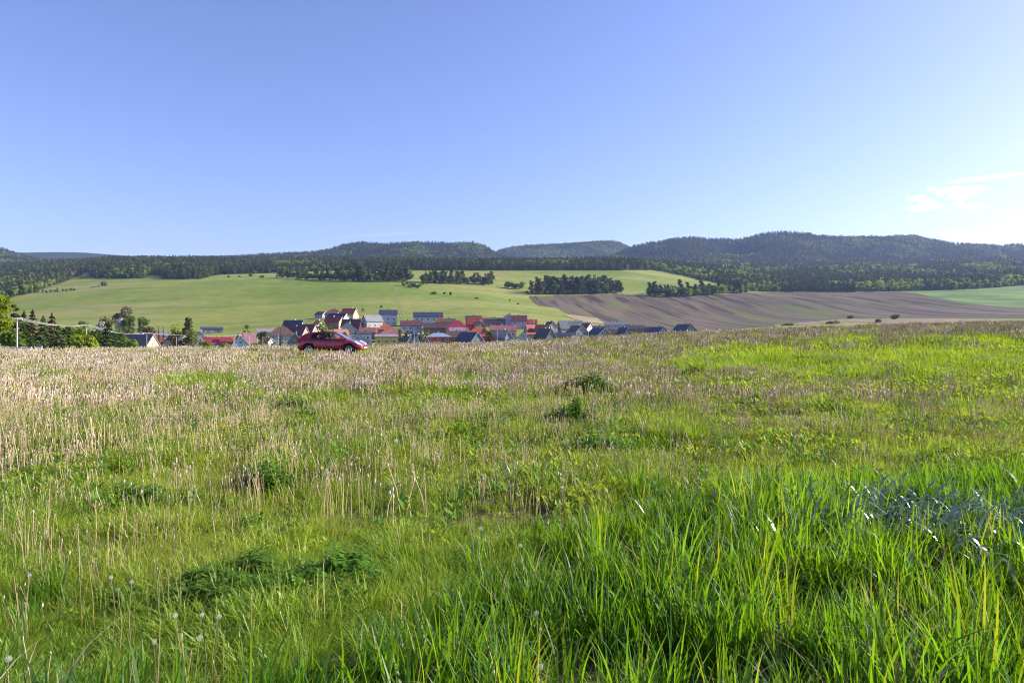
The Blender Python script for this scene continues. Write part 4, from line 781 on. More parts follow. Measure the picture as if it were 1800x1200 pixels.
for wx in WX:
    for s in (-1, 1):
        w0 = empty('wheel', (wx, s * .80, .315)); w0.parent = car
        ty = MB(); k = 28; prof = [(.20, .08), (.29, .095), (.315, .07), (.318, 0), (.315, -.07), (.29, -.095), (.20, -.08)]
        V = [(r * cos(2 * pi * i / k), y, r * sin(2 * pi * i / k)) for i in range(k) for r, y in prof]; m7 = 7
        ty.add(V, [(i * m7 + j, i * m7 + j + 1, ((i + 1) % k) * m7 + j + 1, ((i + 1) % k) * m7 + j) for i in range(k) for j in range(6)]); ty.build('tyre', [RUB], w0, smooth=True)
        ri = MB(); ri.tube([(0, s * .045, 0), (0, s * .085, 0)], [.05, .045], 12)
        for q_ in range(5):
            a0 = q_ * 2 * pi / 5 + .3; A = lambda r, da, y: (r * cos(a0 + da), y, r * sin(a0 + da))
            ri.add([A(.03, -.9, s * .07), A(.03, .9, s * .07), A(.205, .20, s * .085), A(.205, -.20, s * .085), A(.03, -.9, s * .04), A(.03, .9, s * .04), A(.205, .20, s * .05), A(.205, -.20, s * .05)], [(0, 1, 2, 3), (7, 6, 5, 4), (0, 4, 5, 1), (1, 5, 6, 2), (2, 6, 7, 3), (3, 7, 4, 0)])
        V = [(r * cos(2 * pi * i / k), y, r * sin(2 * pi * i / k)) for i in range(k) for r, y in ((.19, s * .09), (.215, s * .098), (.215, -s * .05), (.19, -s * .05))]
        ri.add(V, [(i * 4 + j, i * 4 + (j + 1) % 4, ((i + 1) % k) * 4 + (j + 1) % 4, ((i + 1) % k) * 4 + j) for i in range(k) for j in range(4)]); ri.build('rim', [ALLOY], w0)
        MB().tube([(0, -s * .03, 0), (0, -s * .05, 0)], .19, 20).build('brake_disc', [BLK], w0)
    MB().box(wx - .37, wx + .37, -.68, .68, .3, .70).build('wheel_well', [BLK], car)
HL = mat('headlight_lens', (.75, .78, .8), .08, .05, spec=.8); TL = mat('tail_light_lens', (.45, .01, .02), .2, .1); ORG = mat('indicator_lens', (.8, .35, .05), .3, .1)
for s in (-1, 1):
    hv = [(1.50, s * .835, .80), (1.62, s * .80, .845), (1.98, s * .66, .70), (2.07, s * .62, .58), (1.85, s * .785, .60)]; V = [Vector(v) + Vector((0, 0, 0)) for v in hv] + [Vector((x - .03, y * .9, z - .02)) for x, y, z in hv]; V = [(x + .02, y * 1.03, z + .02) for x, y, z in V[:5]] + V[5:]
    ob('headlight', mesh('headlight', V, [(0, 1, 2, 3, 4), (9, 8, 7, 6, 5)] + [(i, i + 5, (i + 1) % 5 + 5, (i + 1) % 5) for i in range(5)], [HL]), car)
    MB().box(-2.09, -1.92, s * .845 - .035, s * .845 + .035, .72, 1.0).build('tail_light', [TL], car)
    MB().box(1.02, 1.12, s * .872 - .008, s * .872 + .008, .735, .765).build('side_indicator', [ORG], car)
    mm = MB(); mm.add([(.80, s * .83, .97), (.92, s * .83, .97), (.90, s * 1.02, .98), (.78, s * 1.02, .99), (.78, s * .83, 1.07), (.86, s * .83, 1.07), (.84, s * 1.03, 1.13), (.76, s * 1.03, 1.13)], [(0, 1, 2, 3), (7, 6, 5, 4), (0, 4, 5, 1), (1, 5, 6, 2), (2, 6, 7, 3), (3, 7, 4, 0)]); mm.build('door_mirror', [PAINT], car)
    MB().box(-.32, -.16, s * .885 - .02, s * .885 + .02, .82, .85).build('door_handle', [PAINT], car)
    dl = MB(); yv = s * .8785
    for a_, b_ in (((-.42, .93), (-.46, .34)), ((-.46, .34), (.78, .32)), ((.78, .32), (.93, .55)), ((.93, .55), (.95, .93))):
        dx, dz_ = b_[0] - a_[0], b_[1] - a_[1]; ln = math.hypot(dx, dz_); px_, pz = -dz_ / ln * .007, dx / ln * .007; yy = lambda z: s * (.886 - max(0, z - .72) * .14 - max(0, .36 - z) * .15)
        dl.add([(a_[0] - px_, yy(a_[1]), a_[1] - pz), (a_[0] + px_, yy(a_[1]), a_[1] + pz), (b_[0] + px_, yy(b_[1]), b_[1] + pz), (b_[0] - px_, yy(b_[1]), b_[1] - pz)], [(0, 1, 2, 3)])
    dl.build('door_seam', [BLK], car)
    MB().tube([(1.98, s * .62, .38), (2.09, s * .58, .38)], .06, 12).build('fog_light', [HL], car)
SEAT = mat('seat_cloth', (.10, .10, .11), .9, .1)
for x in (-.25, -1.0):
    for y in (-.36, .36):
        t = MB(); t.box(x - .25, x + .25, y - .24, y + .24, .45, .62); t.add([(x - .30, y - .23, .6), (x - .16, y - .23, .6), (x - .16, y + .23, .6), (x - .30, y + .23, .6), (x - .50, y - .2, 1.14), (x - .40, y - .2, 1.14), (x - .40, y + .2, 1.14), (x - .50, y + .2, 1.14)], [(3, 2, 1, 0), (4, 5, 6, 7), (0, 1, 5, 4), (1, 2, 6, 5), (2, 3, 7, 6), (3, 0, 4, 7)]); st = t.build('seat', [SEAT], car)
        MB().box(x - .52, x - .42, y - .12, y + .12, 1.17, 1.34).build('headrest', [SEAT], st)
sw = MB(); k = 20; c0 = Vector((.42, .36, .96)); ax = Vector((-.8, 0, .55)).normalized(); e1 = Vector((0, 1, 0)); e2 = ax.cross(e1); sw.tube([c0 + (e1 * cos(2 * pi * i / k) + e2 * sin(2 * pi * i / k)) * .18 for i in range(k + 1)], .016, 6); sw.build('steering_wheel', [BLK], car)
MB().box(.55, 1.05, -.72, .72, .75, .97).build('dashboard', [BLK], car)
pl = MB(); pl.box(2.125, 2.14, -.26, .26, .36, .47); pl.build('number_plate', [mat('plate_white', (.8, .8, .8), .4, .02)], car)
MB().box(1.95, 2.138, -.38, .38, .51, .55).build('grille', [BLK], car)
# ------------------------------------------------------------------ meadow plants in the foreground
def blade(V, Fc, x, y, h, w_, az, bend, segs, tw=0.0, taper=1.3, z0=-.02, fold=0):
    d = np.array([cos(az), sin(az)]); s = np.array([-sin(az + tw), cos(az + tw)]); b = len(V)
    for i in range(segs + 1):
        t = i / segs; hx = bend * h * t**2.0; hz = h * t * (1 - .42 * bend * t**1.6); ww = w_ * (.55 + .9 * t if t < .4 else .91 * (1 - ((t - .4) / .6) ** taper)) * .5
        px_, py = x + d[0] * hx, y + d[1] * hx
        if i == segs: V.append((px_, py, z0 + hz))
        else: V.append((px_ - s[0] * ww, py - s[1] * ww, z0 + hz)); V.append((px_ + s[0] * ww, py + s[1] * ww, z0 + hz))
        if i > 0:
            a = b + 2 * (i - 1)
            Fc.append((a, a + 1, a + 3, a + 2) if i < segs else (a, a + 1, a + 2))
def tuft(name, n, spread, h, w_, bend, segs, m, hj=.4):
    V = []; Fc = []
    for k in range(n):
        r = spread * math.sqrt(random.random()); a = random.random() * 2 * pi
        blade(V, Fc, r * cos(a), r * sin(a), h * (1 - hj + hj * 1.6 * random.random()), w_ * (.7 + .6 * random.random()), a + random.uniform(-1, 1), bend * random.uniform(.2, 1.7), segs, random.uniform(-.8, .8))
    return mesh(name, V, Fc, m, smooth=False)
G1 = leafmat('meadow_blades', (.20, .32, .035), (.33, .40, .065), .48, .02, .45, .5, rnd=.3)
G2 = leafmat('lush_blades', (.048, .135, .010), (.085, .195, .014), .5, .03, .5, .6, tc=(3.0, 2.3, .4), rnd=.4)
G3 = leafmat('bright_blades', (.17, .28, .02), (.24, .34, .03), .5, .02, .45, .5, rnd=.2)
DG = leafmat('dark_leaflets', (.105, .22, .03), (.15, .29, .04), .48, .02, .4, .8, rnd=.25)
YG = leafmat('yellowish_leaves', (.22, .33, .03), (.31, .38, .05), .45, .02, .4, .8, rnd=.2)
ST1 = leafmat('dry_stems', (.52, .385, .24), (.64, .505, .345), .2, wscale=1.5, tc=(1, .85, .7), rnd=.3)
ST2 = leafmat('dry_heads', (.50, .36, .28), (.68, .56, .47), .2, wscale=3, tc=(1, .9, .8), rnd=.3)
SIL = leafmat('silvery_blades', (.045, .105, .02), (.065, .14, .025), .3, .22, .34, 1, rnd=.2)
SEED = leafmat('seed_down', (.75, .74, .72), (.85, .84, .82), .35, wscale=5, tc=(1, 1, 1), rnd=.1)
def stalks(name, n, spread, h, w_, head=True, hm=ST2, stem=ST1):
    mb = MB()
    for k in range(n):
        r = spread * math.sqrt(random.random()); a = random.random() * 2 * pi; x, y = r * cos(a), r * sin(a); hh = h * random.uniform(.55, 1.25); lx, ly = random.gauss(0, .10) * hh, random.gauss(0, .10) * hh
        P0, P1, P2 = (x, y, -.02), (x + lx * .35, y + ly * .35, hh * .55), (x + lx, y + ly, hh); w2 = w_ * random.uniform(.7, 1.3)
        mb.tube([P0, P1, P2], [w2 * .5, w2 * .45, w2 * .38], 3)
        if head:
            s = w2 * random.uniform(.9, 1.8); mb.tube([(P2[0], P2[1], hh - s * .2), (P2[0], P2[1], hh + s * .9), (P2[0], P2[1], hh + s * 2.6)], [s * .5, s * .75, s * .35], 4, 1)
    return mb.me(name, [stem, hm])
def leafy(name, n, spread, h, sz, m, stems=True):
    """stalks with small leaflets at many heights"""
    mb = MB(); c = []
    for k in range(n):
        r = spread * math.sqrt(random.random()); a = random.random() * 2 * pi; z = h * (.15 + .85 * random.random()) * (1 - .5 * (r / spread)**2)
        x, y = r * cos(a), r * sin(a)
        for q_ in range(3):
            b = a + q_ * 2.1 + random.random(); ln = sz * random.uniform(.7, 1.2); tl = random.uniform(.1, 1.3); dx, dy = cos(b), sin(b); wx, wy = -dy * ln * .3, dx * ln * .3
            mb.add([(x, y, z), (x + dx * ln * .5 + wx, y + dy * ln * .5 + wy, z + ln * tl * .6), (x + dx * ln, y + dy * ln, z + ln * tl), (x + dx * ln * .5 - wx, y + dy * ln * .5 - wy, z + ln * tl * .6)], [(0, 1, 2, 3)])
    return mb.me(name, [m])
# level of detail by distance: near / middle / far, blades get fewer and wider
def near_mid_far(f): return [f(0), f(1), f(2)]
def blobs(u, v, L):
    r = np.zeros_like(u)
    for a, b, ra, rb, am in L: r = np.maximum(r, am * np.exp(-((u - a) / ra)**2 - ((v - b) / rb)**2))
    return r
LUSH = [(360, 685, 90, 20, 1), (1340, 640, 110, 22, 1), (1620, 640, 220, 36, .75), (60, 655, 80, 12, .6), (790, 692, 60, 10, .5), (1225, 640, 40, 14, .7), (1050, 588, 30, 5, 1), (430, 640, 30, 5, .5), (120, 880, 120, 50, .5), (650, 622, 20, 5, .6), (920, 720, 60, 20, .5), (1500, 600, 60, 8, .7), (1130, 650, 90, 8, .4), (300, 650, 60, 6, .4), (1700, 600, 100, 10, .7), (1180, 780, 60, 30, .5), (1500, 665, 120, 8, .6), (1380, 690, 80, 7, .5), (1640, 720, 90, 10, .5), (980, 670, 60, 7, .5), (560, 700, 60, 8, .5), (700, 735, 70, 9, .45), (240, 730, 60, 9, .4), (1060, 640, 70, 6, .45), (880, 625, 50, 4, .5)]
TALL = np.array([(-2.2, 2.0), (-1.0, 3.0), (-.55, 3.6), (0.0, 4.5), (.45, 5.3), (1.2, 6.2), (2.4, 6.6), (4.0, 6.9), (6.5, 7.6), (12, 8.6), (12, 1.2), (-2.2, 1.2)])
def inpoly(x, y, poly):
    r = np.zeros(len(x), bool); n = len(poly); j = n - 1
    for i in range(n):
        xi, yi = poly[i]; xj, yj = poly[j]
        with np.errstate(divide='ignore', invalid='ignore'): c = ((yi > y) != (yj > y)) & (x < (xj - xi) * (y - yi) / (yj - yi + 1e-12) + xi)
        r ^= c; j = i
    return r
def area_pts(Y0, Y1, dens, mar=1.2, um=1.0):
    Xh = lambda Y: .78 * Y * um + mar; n = int(dens * (.78 * (Y1**2 - Y0**2) * um + 2 * mar * (Y1 - Y0))); Y = np.sqrt(rng.random(int(n * 1.5)) * (Y1**2 - Y0**2) + Y0**2); X = (rng.random(len(Y)) * 2 - 1) * Xh(Y); Y, X = Y[:n], X[:n]
    return X, Y
def lay(name, sets, label, cat):
    """sets: (X, Y, proto index, scale) arrays"""
    X = np.concatenate([s[0] for s in sets]); Y = np.concatenate([s[1] for s in sets]); k = np.concatenate([s[2] for s in sets]); sc = np.concatenate([s[3] for s in sets])
    z = Tz(X, Y); rot = np.stack([rng.normal(0, .06, len(X)), rng.normal(0, .06, len(X)), rng.random(len(X)) * 6.28], 1); s3 = np.stack([sc, sc, sc * rng.uniform(.8, 1.2, len(X))], 1)
    print(name, len(X)); return np.stack([X, Y, z], 1), rot, s3, k
def uv(X, Y): z = Tz(X, Y); return X / Y * F + CX, vpx(X, Y, z)
ZB = [(1.3, 5.5, 0), (5.5, 13, 1), (13, 27, 2), (27, 63.5, 3)]
# meadow grass
PG = [tuft('grass_tuft', 34, .10, .19, .0066, .7, 4, G1) for _ in range(3)] + [tuft('grass_tuft', 32, .14, .19, .0072, .65, 3, G1) for _ in range(3)] + [tuft('grass_tuft', 22, .25, .15, .018, .5, 2, G1) for _ in range(3)] + [tuft('grass_tuft', 20, .45, .16, .04, .5, 2, G1) for _ in range(3)]
sets = []
for (a, b, lv), d in zip(ZB, (240, 135, 34, 9)):
    X, Y = area_pts(a, b, d); u, v = uv(X, Y); nn = fnoise(X, Y, 1.6, 3) + .5 * fnoise(X, Y, .5, 9)
    keep = (nn + rng.random(len(X)) * .8 > -.2) & ~inpoly(X, Y, TALL); X, Y, nn = X[keep], Y[keep], nn[keep]
    nearcar = (abs(X - CXW) < 3.2) & (Y > 36) & (Y < 47)
    sets.append((X, Y, rng.integers(lv * 3, lv * 3 + 3, len(X)), np.where(nearcar, .5, 1) * np.clip(.8 + .8 * nn, .45, 1.5) * rng.uniform(.7, 1.3, len(X))))
p, r, s, k = lay('meadow_grass', sets, '', ''); scatter('meadow_grass', p, r, s, k, PG, 'short yellow green grass covering the whole meadow', 'grass')
# brighter, taller lush patches
PL = [tuft('lush_tuft', 30, .10, .26, .006, .6, 4, G3) for _ in range(2)] + [tuft('lush_tuft', 26, .15, .27, .010, .6, 3, G3) for _ in range(2)] + [tuft('lush_tuft', 24, .26, .29, .020, .6, 3, G3) for _ in range(2)] + [tuft('lush_tuft', 22, .42, .30, .04, .6, 2, G3) for _ in range(2)]
sets = []
for (a, b, lv), d in zip(ZB, (130, 60, 26, 9)):
    X, Y = area_pts(a, b, d); u, v = uv(X, Y); L = blobs(u, v, LUSH); nn = fnoise(X, Y, 1.1, 6); base = .10 * (v > 950) + .07 * (u > 1200) + .05 + .35 * (v > 1000) * (u < 900)
    keep = (rng.random(len(X)) < np.clip(L * 1.6 + base + .3 * nn * (L < .2), 0, 1)) & ~inpoly(X, Y, TALL); X, Y, L = X[keep], Y[keep], L[keep]
    sets.append((X, Y, rng.integers(lv * 2, lv * 2 + 2, len(X)), (.58 + .8 * L) * rng.uniform(.7, 1.2, len(X))))
p, r, s, k = lay('lush_grass', sets, '', ''); scatter('lush_grass', p, r, s, k, PL, 'brighter green grass growing in thicker patches in the meadow', 'grass')
# tall broad bladed grass, lower right
PT = [tuft('tall_tuft', 15, .09, .375, .014, .28, 6, G2, .35) for _ in range(5)] + [tuft('tall_tuft', 12, .10, .35, .010, .6, 6, G2, .35) for _ in range(2)]
G5 = leafmat('yellower_blades', (.20, .27, .02), (.30, .34, .04), .5, .03, .5, .6, tc=(1.5, 1.3, .4), rnd=.3)
PT += [tuft('tall_tuft', 4, .10, .44, .010, .4, 6, G5, .35), tuft('tall_tuft', 3, .12, .40, .006, .5, 5, ST1, .4)]
X, Y = area_pts(1.3, 9, 170, 1.5); ok = inpoly(X + .25 * np.sin(Y * 3), Y + .2 * np.sin(X * 4), TALL); X, Y = X[ok], Y[ok]
sb = np.exp(-((X - 3.1) / .75)**2 - ((Y - 5.0) / .55)**2); ok = rng.random(len(X)) > sb * .8; X, Y = X[ok], Y[ok]
ok = fnoise(X, Y, .22, 7) + .5 * fnoise(X, Y, .7, 17) > -.16; X, Y = X[ok], Y[ok]
nn = fnoise(X, Y, .8, 2); dm = np.full(len(X), 9.0)
for a_, b_ in zip(TALL[1:9], TALL[2:10]):
    ab = b_ - a_; t_ = np.clip(((X - a_[0]) * ab[0] + (Y - a_[1]) * ab[1]) / (ab @ ab), 0, 1); dm = np.minimum(dm, np.hypot(X - a_[0] - ab[0] * t_, Y - a_[1] - ab[1] * t_))
hs = np.clip(.95 + .35 * nn, .6, 1.3) * np.clip(.6 + dm / 1.4, .6, 1)
X2, Y2 = area_pts(1.3, 4.2, 16, 1); ok = ~inpoly(X2, Y2, TALL) & (X2 < 0) & (fnoise(X2, Y2, .7, 8) + rng.random(len(X2)) * .5 > .2); X2, Y2 = X2[ok], Y2[ok]
p, r, s, k = lay('tall_grass', [(X, Y, np.where(rng.random(len(X)) < .22, rng.integers(7, 9, len(X)), rng.integers(0, 7, len(X))), hs * rng.uniform(.75, 1.2, len(X))), (X2, Y2, rng.integers(0, 7, len(X2)), .55 + .2 * rng.random(len(X2)))], '', '')
r[:, 0] += -.02; scatter('tall_grass', p, r, s, k, PT, 'tall dense broad bladed grass in the near right corner', 'grass')
# silvery drooping blades flattened in the tall grass
V = []; Fc = []
for i in range(760):
    x, y = random.gauss(3.3, .8), random.gauss(5.05, .42); L = random.uniform(.34, .60); w_ = random.uniform(.015, .026); az = random.uniform(0, 6.28) if random.random() < .4 else random.gauss(-.5, .7); z0 = float(Fz(x, y)) + random.uniform(.0, .10)
    b = len(V); n = 10; tw = random.uniform(-.6, .6); up = random.uniform(.9, 1.25); out_ = random.uniform(.35, .75); dr = random.uniform(.45, 1.0)
    for k in range(n + 1):
        t = k / n; hx = L * out_ * (.3 * t + .7 * t * t); hz = L * (up * t - dr * t ** 2.4); ww = w_ * .5 * (.6 + 1.3 * t if t < .35 else 1.055 * (1 - ((t - .35) / .65) ** 1.8)); q_ = az + 1.5708 + tw * t
        cx_, cy_ = x + cos(az) * hx, y + sin(az) * hx
        V += [(cx_ - cos(q_) * ww, cy_ - sin(q_) * ww, z0 + hz), (cx_ + cos(q_) * ww, cy_ + sin(q_) * ww, z0 + hz)]
        if k: a_ = b + 2 * (k - 1); Fc.append((a_, a_ + 1, a_ + 3, a_ + 2))
tag(ob('drooping_grass', mesh('drooping_grass', V, Fc, SIL)), 'silvery shining blades bent over in the tall grass', 'grass', kind='stuff')
# dry stalks
ST3 = leafmat('green_stems', (.30, .32, .09), (.42, .40, .16), .3, wscale=1.5, rnd=.3)
PS = [stalks('dry_stalks', *a, hm=SEED if i == 3 else ST2) for a in ((4, .12, .30, .0032), (7, .2, .30, .005), (9, .35, .26, .010), (11, .6, .25, .020)) for i in range(4)]
PS += [stalks('green_stalks', *a, hm=ST3, stem=ST3) for a in ((6, .12, .26, .0036), (8, .2, .26, .0055), (10, .35, .26, .010), (12, .6, .27, .020)) for i in range(2)]
def dens_dry(u, v):
    d = np.interp(v, [560, 590, 640, 700, 760, 850, 950, 1100, 1200], [.9, 1, 1, 1, .95, .7, .45, .32, .25])
    d = d * np.interp(u, [0, 700, 1000, 1200, 1500, 1800], [1.1, 1, .9, .75, .6, .5])
    d = np.where((v < 600) & (u > 1000), np.maximum(d, 1.3), d)
    d = np.where((u > 1180) & (v > 612) & (v < 700), d * .45, d)
    return d * (1 - .8 * np.clip(blobs(u, v, LUSH), 0, 1)) * (1 - .6 * np.exp(-((v - 619) / 4.5)**2) * (u < 720))
sets = []
for (a, b, lv), d in zip(ZB, (44, 26, 14, 3.0)):
    X, Y = area_pts(a, b, d); u, v = uv(X, Y); nn = fnoise(X, Y, 1.3 if lv < 2 else 4, 12); nf = fnoise(X, Y, .45, 4)
    keep = (rng.random(len(X)) < np.clip(dens_dry(u, v) * (1 + 1.7 * nn + .8 * nf), .02, 1)) & ~inpoly(X, Y, TALL) & ~((abs(X - CXW) < 3.2) & (Y > 34) & (Y < 47) & (rng.random(len(X)) < .55)); X, Y = X[keep], Y[keep]
    u, v = uv(X, Y); pg = np.interp(u, [0, 700, 1200], [.2, .25, .36]) + np.interp(v, [600, 700, 850], [0, .05, .2]); kk = np.where(rng.random(len(X)) < pg, 16 + lv * 2 + rng.integers(0, 2, len(X)), lv * 4 + np.where(rng.random(len(X)) < .06, 3, rng.integers(0, 3, len(X))))
    sets.append((X, Y, kk, rng.uniform(.65, 1.15, len(X))))
p, r, s, k = lay('dry_stalks', sets, '', ''); scatter('dry_stalks', p, r, s, k, PS, 'dry pinkish brown flower stalks standing all over the meadow', 'stalks')
# low broad leaves
PB = [leafy('broad_leaves', 22, .14, .12, .038, YG) for _ in range(3)] + [leafy('broad_leaves', 28, .25, .13, .052, YG) for _ in range(3)] + [leafy('broad_leaves', 22, .45, .14, .085, YG) for _ in range(2)] + [leafy('broad_leaves', 22, .14, .13, .04, DG) for _ in range(2)] + [leafy('broad_leaves', 20, .3, .15, .06, DG) for _ in range(2)]
sets = []
YL = [(1300, 760, 330, 50, .9), (1500, 700, 200, 40, .7), (1000, 830, 150, 60, .7), (850, 720, 160, 60, .5), (560, 760, 200, 50, .4), (200, 800, 120, 60, .35), (1650, 680, 200, 30, .6), (1180, 850, 120, 50, .7), (100, 830, 160, 50, .5)]
for (a, b, lv), d in zip(ZB[:3], (22, 20, 9)):
    X, Y = area_pts(a, b, d); u, v = uv(X, Y); nn = fnoise(X, Y, .9, 15); L = blobs(u, v, YL)
    isY = rng.random(len(X)) < .35 + .6 * L; keep = (rng.random(len(X)) < np.clip(.25 + L + .8 * nn, .03, 1)) & ~inpoly(X, Y, TALL); X, Y, isY = X[keep], Y[keep], isY[keep]
    kk = np.where(isY, rng.integers(0, 3, len(X)) + 3 * min(lv, 1) if lv < 2 else rng.integers(6, 8, len(X)), (8 if lv == 0 else 10) + rng.integers(0, 2, len(X))); sets.append((X, Y, kk, rng.uniform(.7, 1.2, len(X))))
p, r, s, k = lay('low_weeds', sets, '', ''); scatter('low_weeds', p, r, s, k, PB, 'low broad leaved weeds, yellow green and dark green', 'weeds')
# yellow flowers
YF = mat('yellow_petals', (.80, .55, .02), .7, .1); mb = MB()
for uu, vv, ru, rv, n in [(1190, 683, 55, 8, 90), (1260, 690, 30, 5, 25), (400, 738, 70, 10, 60), (1080, 705, 60, 10, 12), (480, 755, 40, 8, 14), (1300, 640, 80, 20, 8)]:
    for i in range(n):
        u, v = random.gauss(uu, ru * .6), random.gauss(vv, rv * .6); Y = 1.25 * 1200 / (v - 577); X = (u - 900) / 1200 * Y; z = float(Tz(X, Y)) + random.uniform(.14, .24); rr = .016
        for q_ in range(6): a = q_ * pi / 3; mb.add([(X, Y, z), (X + rr * cos(a - .4), Y + rr * sin(a - .4), z + .006), (X + rr * 1.3 * cos(a), Y + rr * 1.3 * sin(a), z + .01), (X + rr * cos(a + .4), Y + rr * sin(a + .4), z + .006)], [(0, 1, 2, 3)])
        mb.tube([(X, Y, z - .2), (X, Y, z)], .002, 3, 1)
tag(mb.build('yellow_flowers', [YF, G1]), 'small yellow flowers in loose drifts among the weeds', 'flowers', kind='stuff')

# ------------------------------------------------------------------ single plants one can point to
def clump(u, v, wpx, hpx, label, n, m=None, sz=None):
    """leafy dark clump, v is the row of its foot"""
    Y = (CAMZ - float(Tz((u - 900) / 1200 * 15, 15)) * 0) * 1200 / (v - 577)
    for _ in range(6): z = float(Tz((u - 900) / 1200 * Y, Y)); Y = (CAMZ - z) * 1200 / (v - 577)
    R = wpx / 2 / 1200 * Y; h = max(.12, hpx * (.62 if wpx > 150 else 1.0) / 1200 * Y); X = (u - 900) / 1200 * Y; sz = sz or max(.045, Y * .0055); mb = MB()
    for k in range(n):
        r = R * random.random() ** .62; a = random.random() * 2 * pi; x = r * cos(a) * (1 + .3 * sin(a * 3 + u)); y = r * sin(a) * .8; nz_ = mnoise.noise(Vector(((X + x) / R * 2.6, (Y + y) / R * 2.6, u)))
        if nz_ < (-.05 if wpx > 150 else -.22): continue
        top = h * (1 - .5 * (r / R)**2) * (.62 + .9 * nz_) * random.uniform(.65, 1.2); z0 = float(Tz(X + x, Y + y)) - z
        for lv in range(5):
            zz = z0 + top * (1 - lv * .19) ; xx, yy = x + random.gauss(0, sz * .5), y + random.gauss(0, sz * .5)
            for q_ in range(3):
                b = random.random() * .7 + q_ * 2.09 + k; ln = sz * random.uniform(.75, 1.25); tl = random.uniform(-.55, .35); dx, dy = cos(b), sin(b); wx, wy = -dy * ln * .33, dx * ln * .33
                mb.add([(xx, yy, zz), (xx + dx * ln * .55 + wx, yy + dy * ln * .55 + wy, zz + ln * tl * .5), (xx + dx * ln, yy + dy * ln, zz + ln * tl), (xx + dx * ln * .55 - wx, yy + dy * ln * .55 - wy, zz + ln * tl * .5)], [(0, 1, 2, 3)])
    t = empty('weed_clump', (X, Y, z), 0, label, 'plant', 'dark leafy weed clumps'); mb.build('leaves', [m or DG], t)
    if n < 200: return
    sm = MB()
    for k in range(min(60, n // 4)): r = R * .9 * math.sqrt(random.random()); a = random.random() * 6.28; x, y = r * cos(a), r * sin(a) * .8; z0 = float(Tz(X + x, Y + y)) - z; sm.tube([(x, y, z0 - .03), (x * 1.05, y * 1.05, z0 + h * .6)], .003 + .0001 * Y, 3)
    sm.build('stems', [DG], t)
for a in [(430, 1045, 330, 95, 'largest dark green weed clump, near the lower left', 1300), (600, 1030, 130, 60, 'dark clump joined to the right of the largest one', 380), (520, 725, 60, 32, 'upright dark clump among dry stalks left of centre', 260), (637, 690, 50, 20, 'small dark clump above the upright one', 160),
          (470, 862, 100, 50, 'dark leafy clump in the middle left of the meadow', 360), (235, 895, 190, 70, 'wide dark clump at the left, under the dry stalks', 600), (1035, 692, 95, 36, 'dark clump right of centre near the yellow flowers', 340), (1010, 752, 90, 55, 'taller dark clump below the one by the yellow flowers', 380),
          (1050, 800, 110, 48, 'third dark clump of the chain right of centre', 380), (1410, 600, 80, 14, 'flat dark clump near the field rim on the right', 220), (1478, 602, 26, 16, 'small pointed dark clump near the rim, right of the flat one', 90), (450, 621, 22, 10, 'tiny dark clump in the green strip left of the car', 70),
          (1325, 715, 40, 24, 'small dark tuft like clump among yellow green weeds', 120), (400, 752, 130, 16, 'low dark clump with yellow flowers', 260), (130, 620, 60, 5, 'low dark weeds in the green strip at the far left', 120), (780, 608, 34, 8, 'low weeds on the rim right of the car', 90), (1000, 598, 60, 7, 'low weeds on the rim under the black roofs', 120),
          (860, 606, 50, 8, 'low weeds on the rim under the orange shed', 110), (600, 628, 160, 8, 'strip of low weeds in front of the car', 220), (320, 624, 120, 6, 'long low weeds left of the car', 160)]: clump(*a)
def grass_clump(u, v, hpx, label, m, n=150):
    Y = 1.6 * 1200 / (v - 577)
    for _ in range(5): z = float(Tz((u - 900) / 1200 * Y, Y)); Y = (CAMZ - z) * 1200 / (v - 577)
    h = hpx / 1200 * Y; V = []; Fc = []; X = (u - 900) / 1200 * Y
    for k in range(n): r = h * .3 * math.sqrt(random.random()); a = random.random() * 2 * pi; blade(V, Fc, r * cos(a), r * sin(a), h * random.uniform(.7, 1.25), max(.004, Y * .0009), a + random.uniform(-.5, .5), random.uniform(.2, 1.1), 5, random.uniform(-.8, .8))
    tag(ob('grass_tussock', mesh('grass_tussock', V, Fc, m), loc=(X, Y, z)), label, 'grass tuft', 'grass tussocks')
for a in [(1222, 785, 50, 'large round grass tussock right of centre', G3, 420), (1440, 757, 34, 'grass tussock among yellow green weeds on the right', G3, 260), (1160, 775, 42, 'tussock just left of the large round one', G1, 260), (755, 828, 34, 'small bright tussock in the middle', G3, 260), (650, 835, 44, 'tussock left of the small bright one', G1, 300),
          (1665, 775, 40, 'grass tussock above the tall grass at the right', G1, 300), (122, 785, 30, 'grass tussock at the left among stalks', G1, 260), (870, 845, 36, 'flat tussock right of the small bright one', G1, 260), (1600, 750, 30, 'small tussock left of the one above the tall grass', G1, 200), (700, 870, 40, 'tussock below the middle pair', G1, 260), (1225, 655, 30, 'upright tussock left of the bright patch', G1, 220)]: grass_clump(*a)

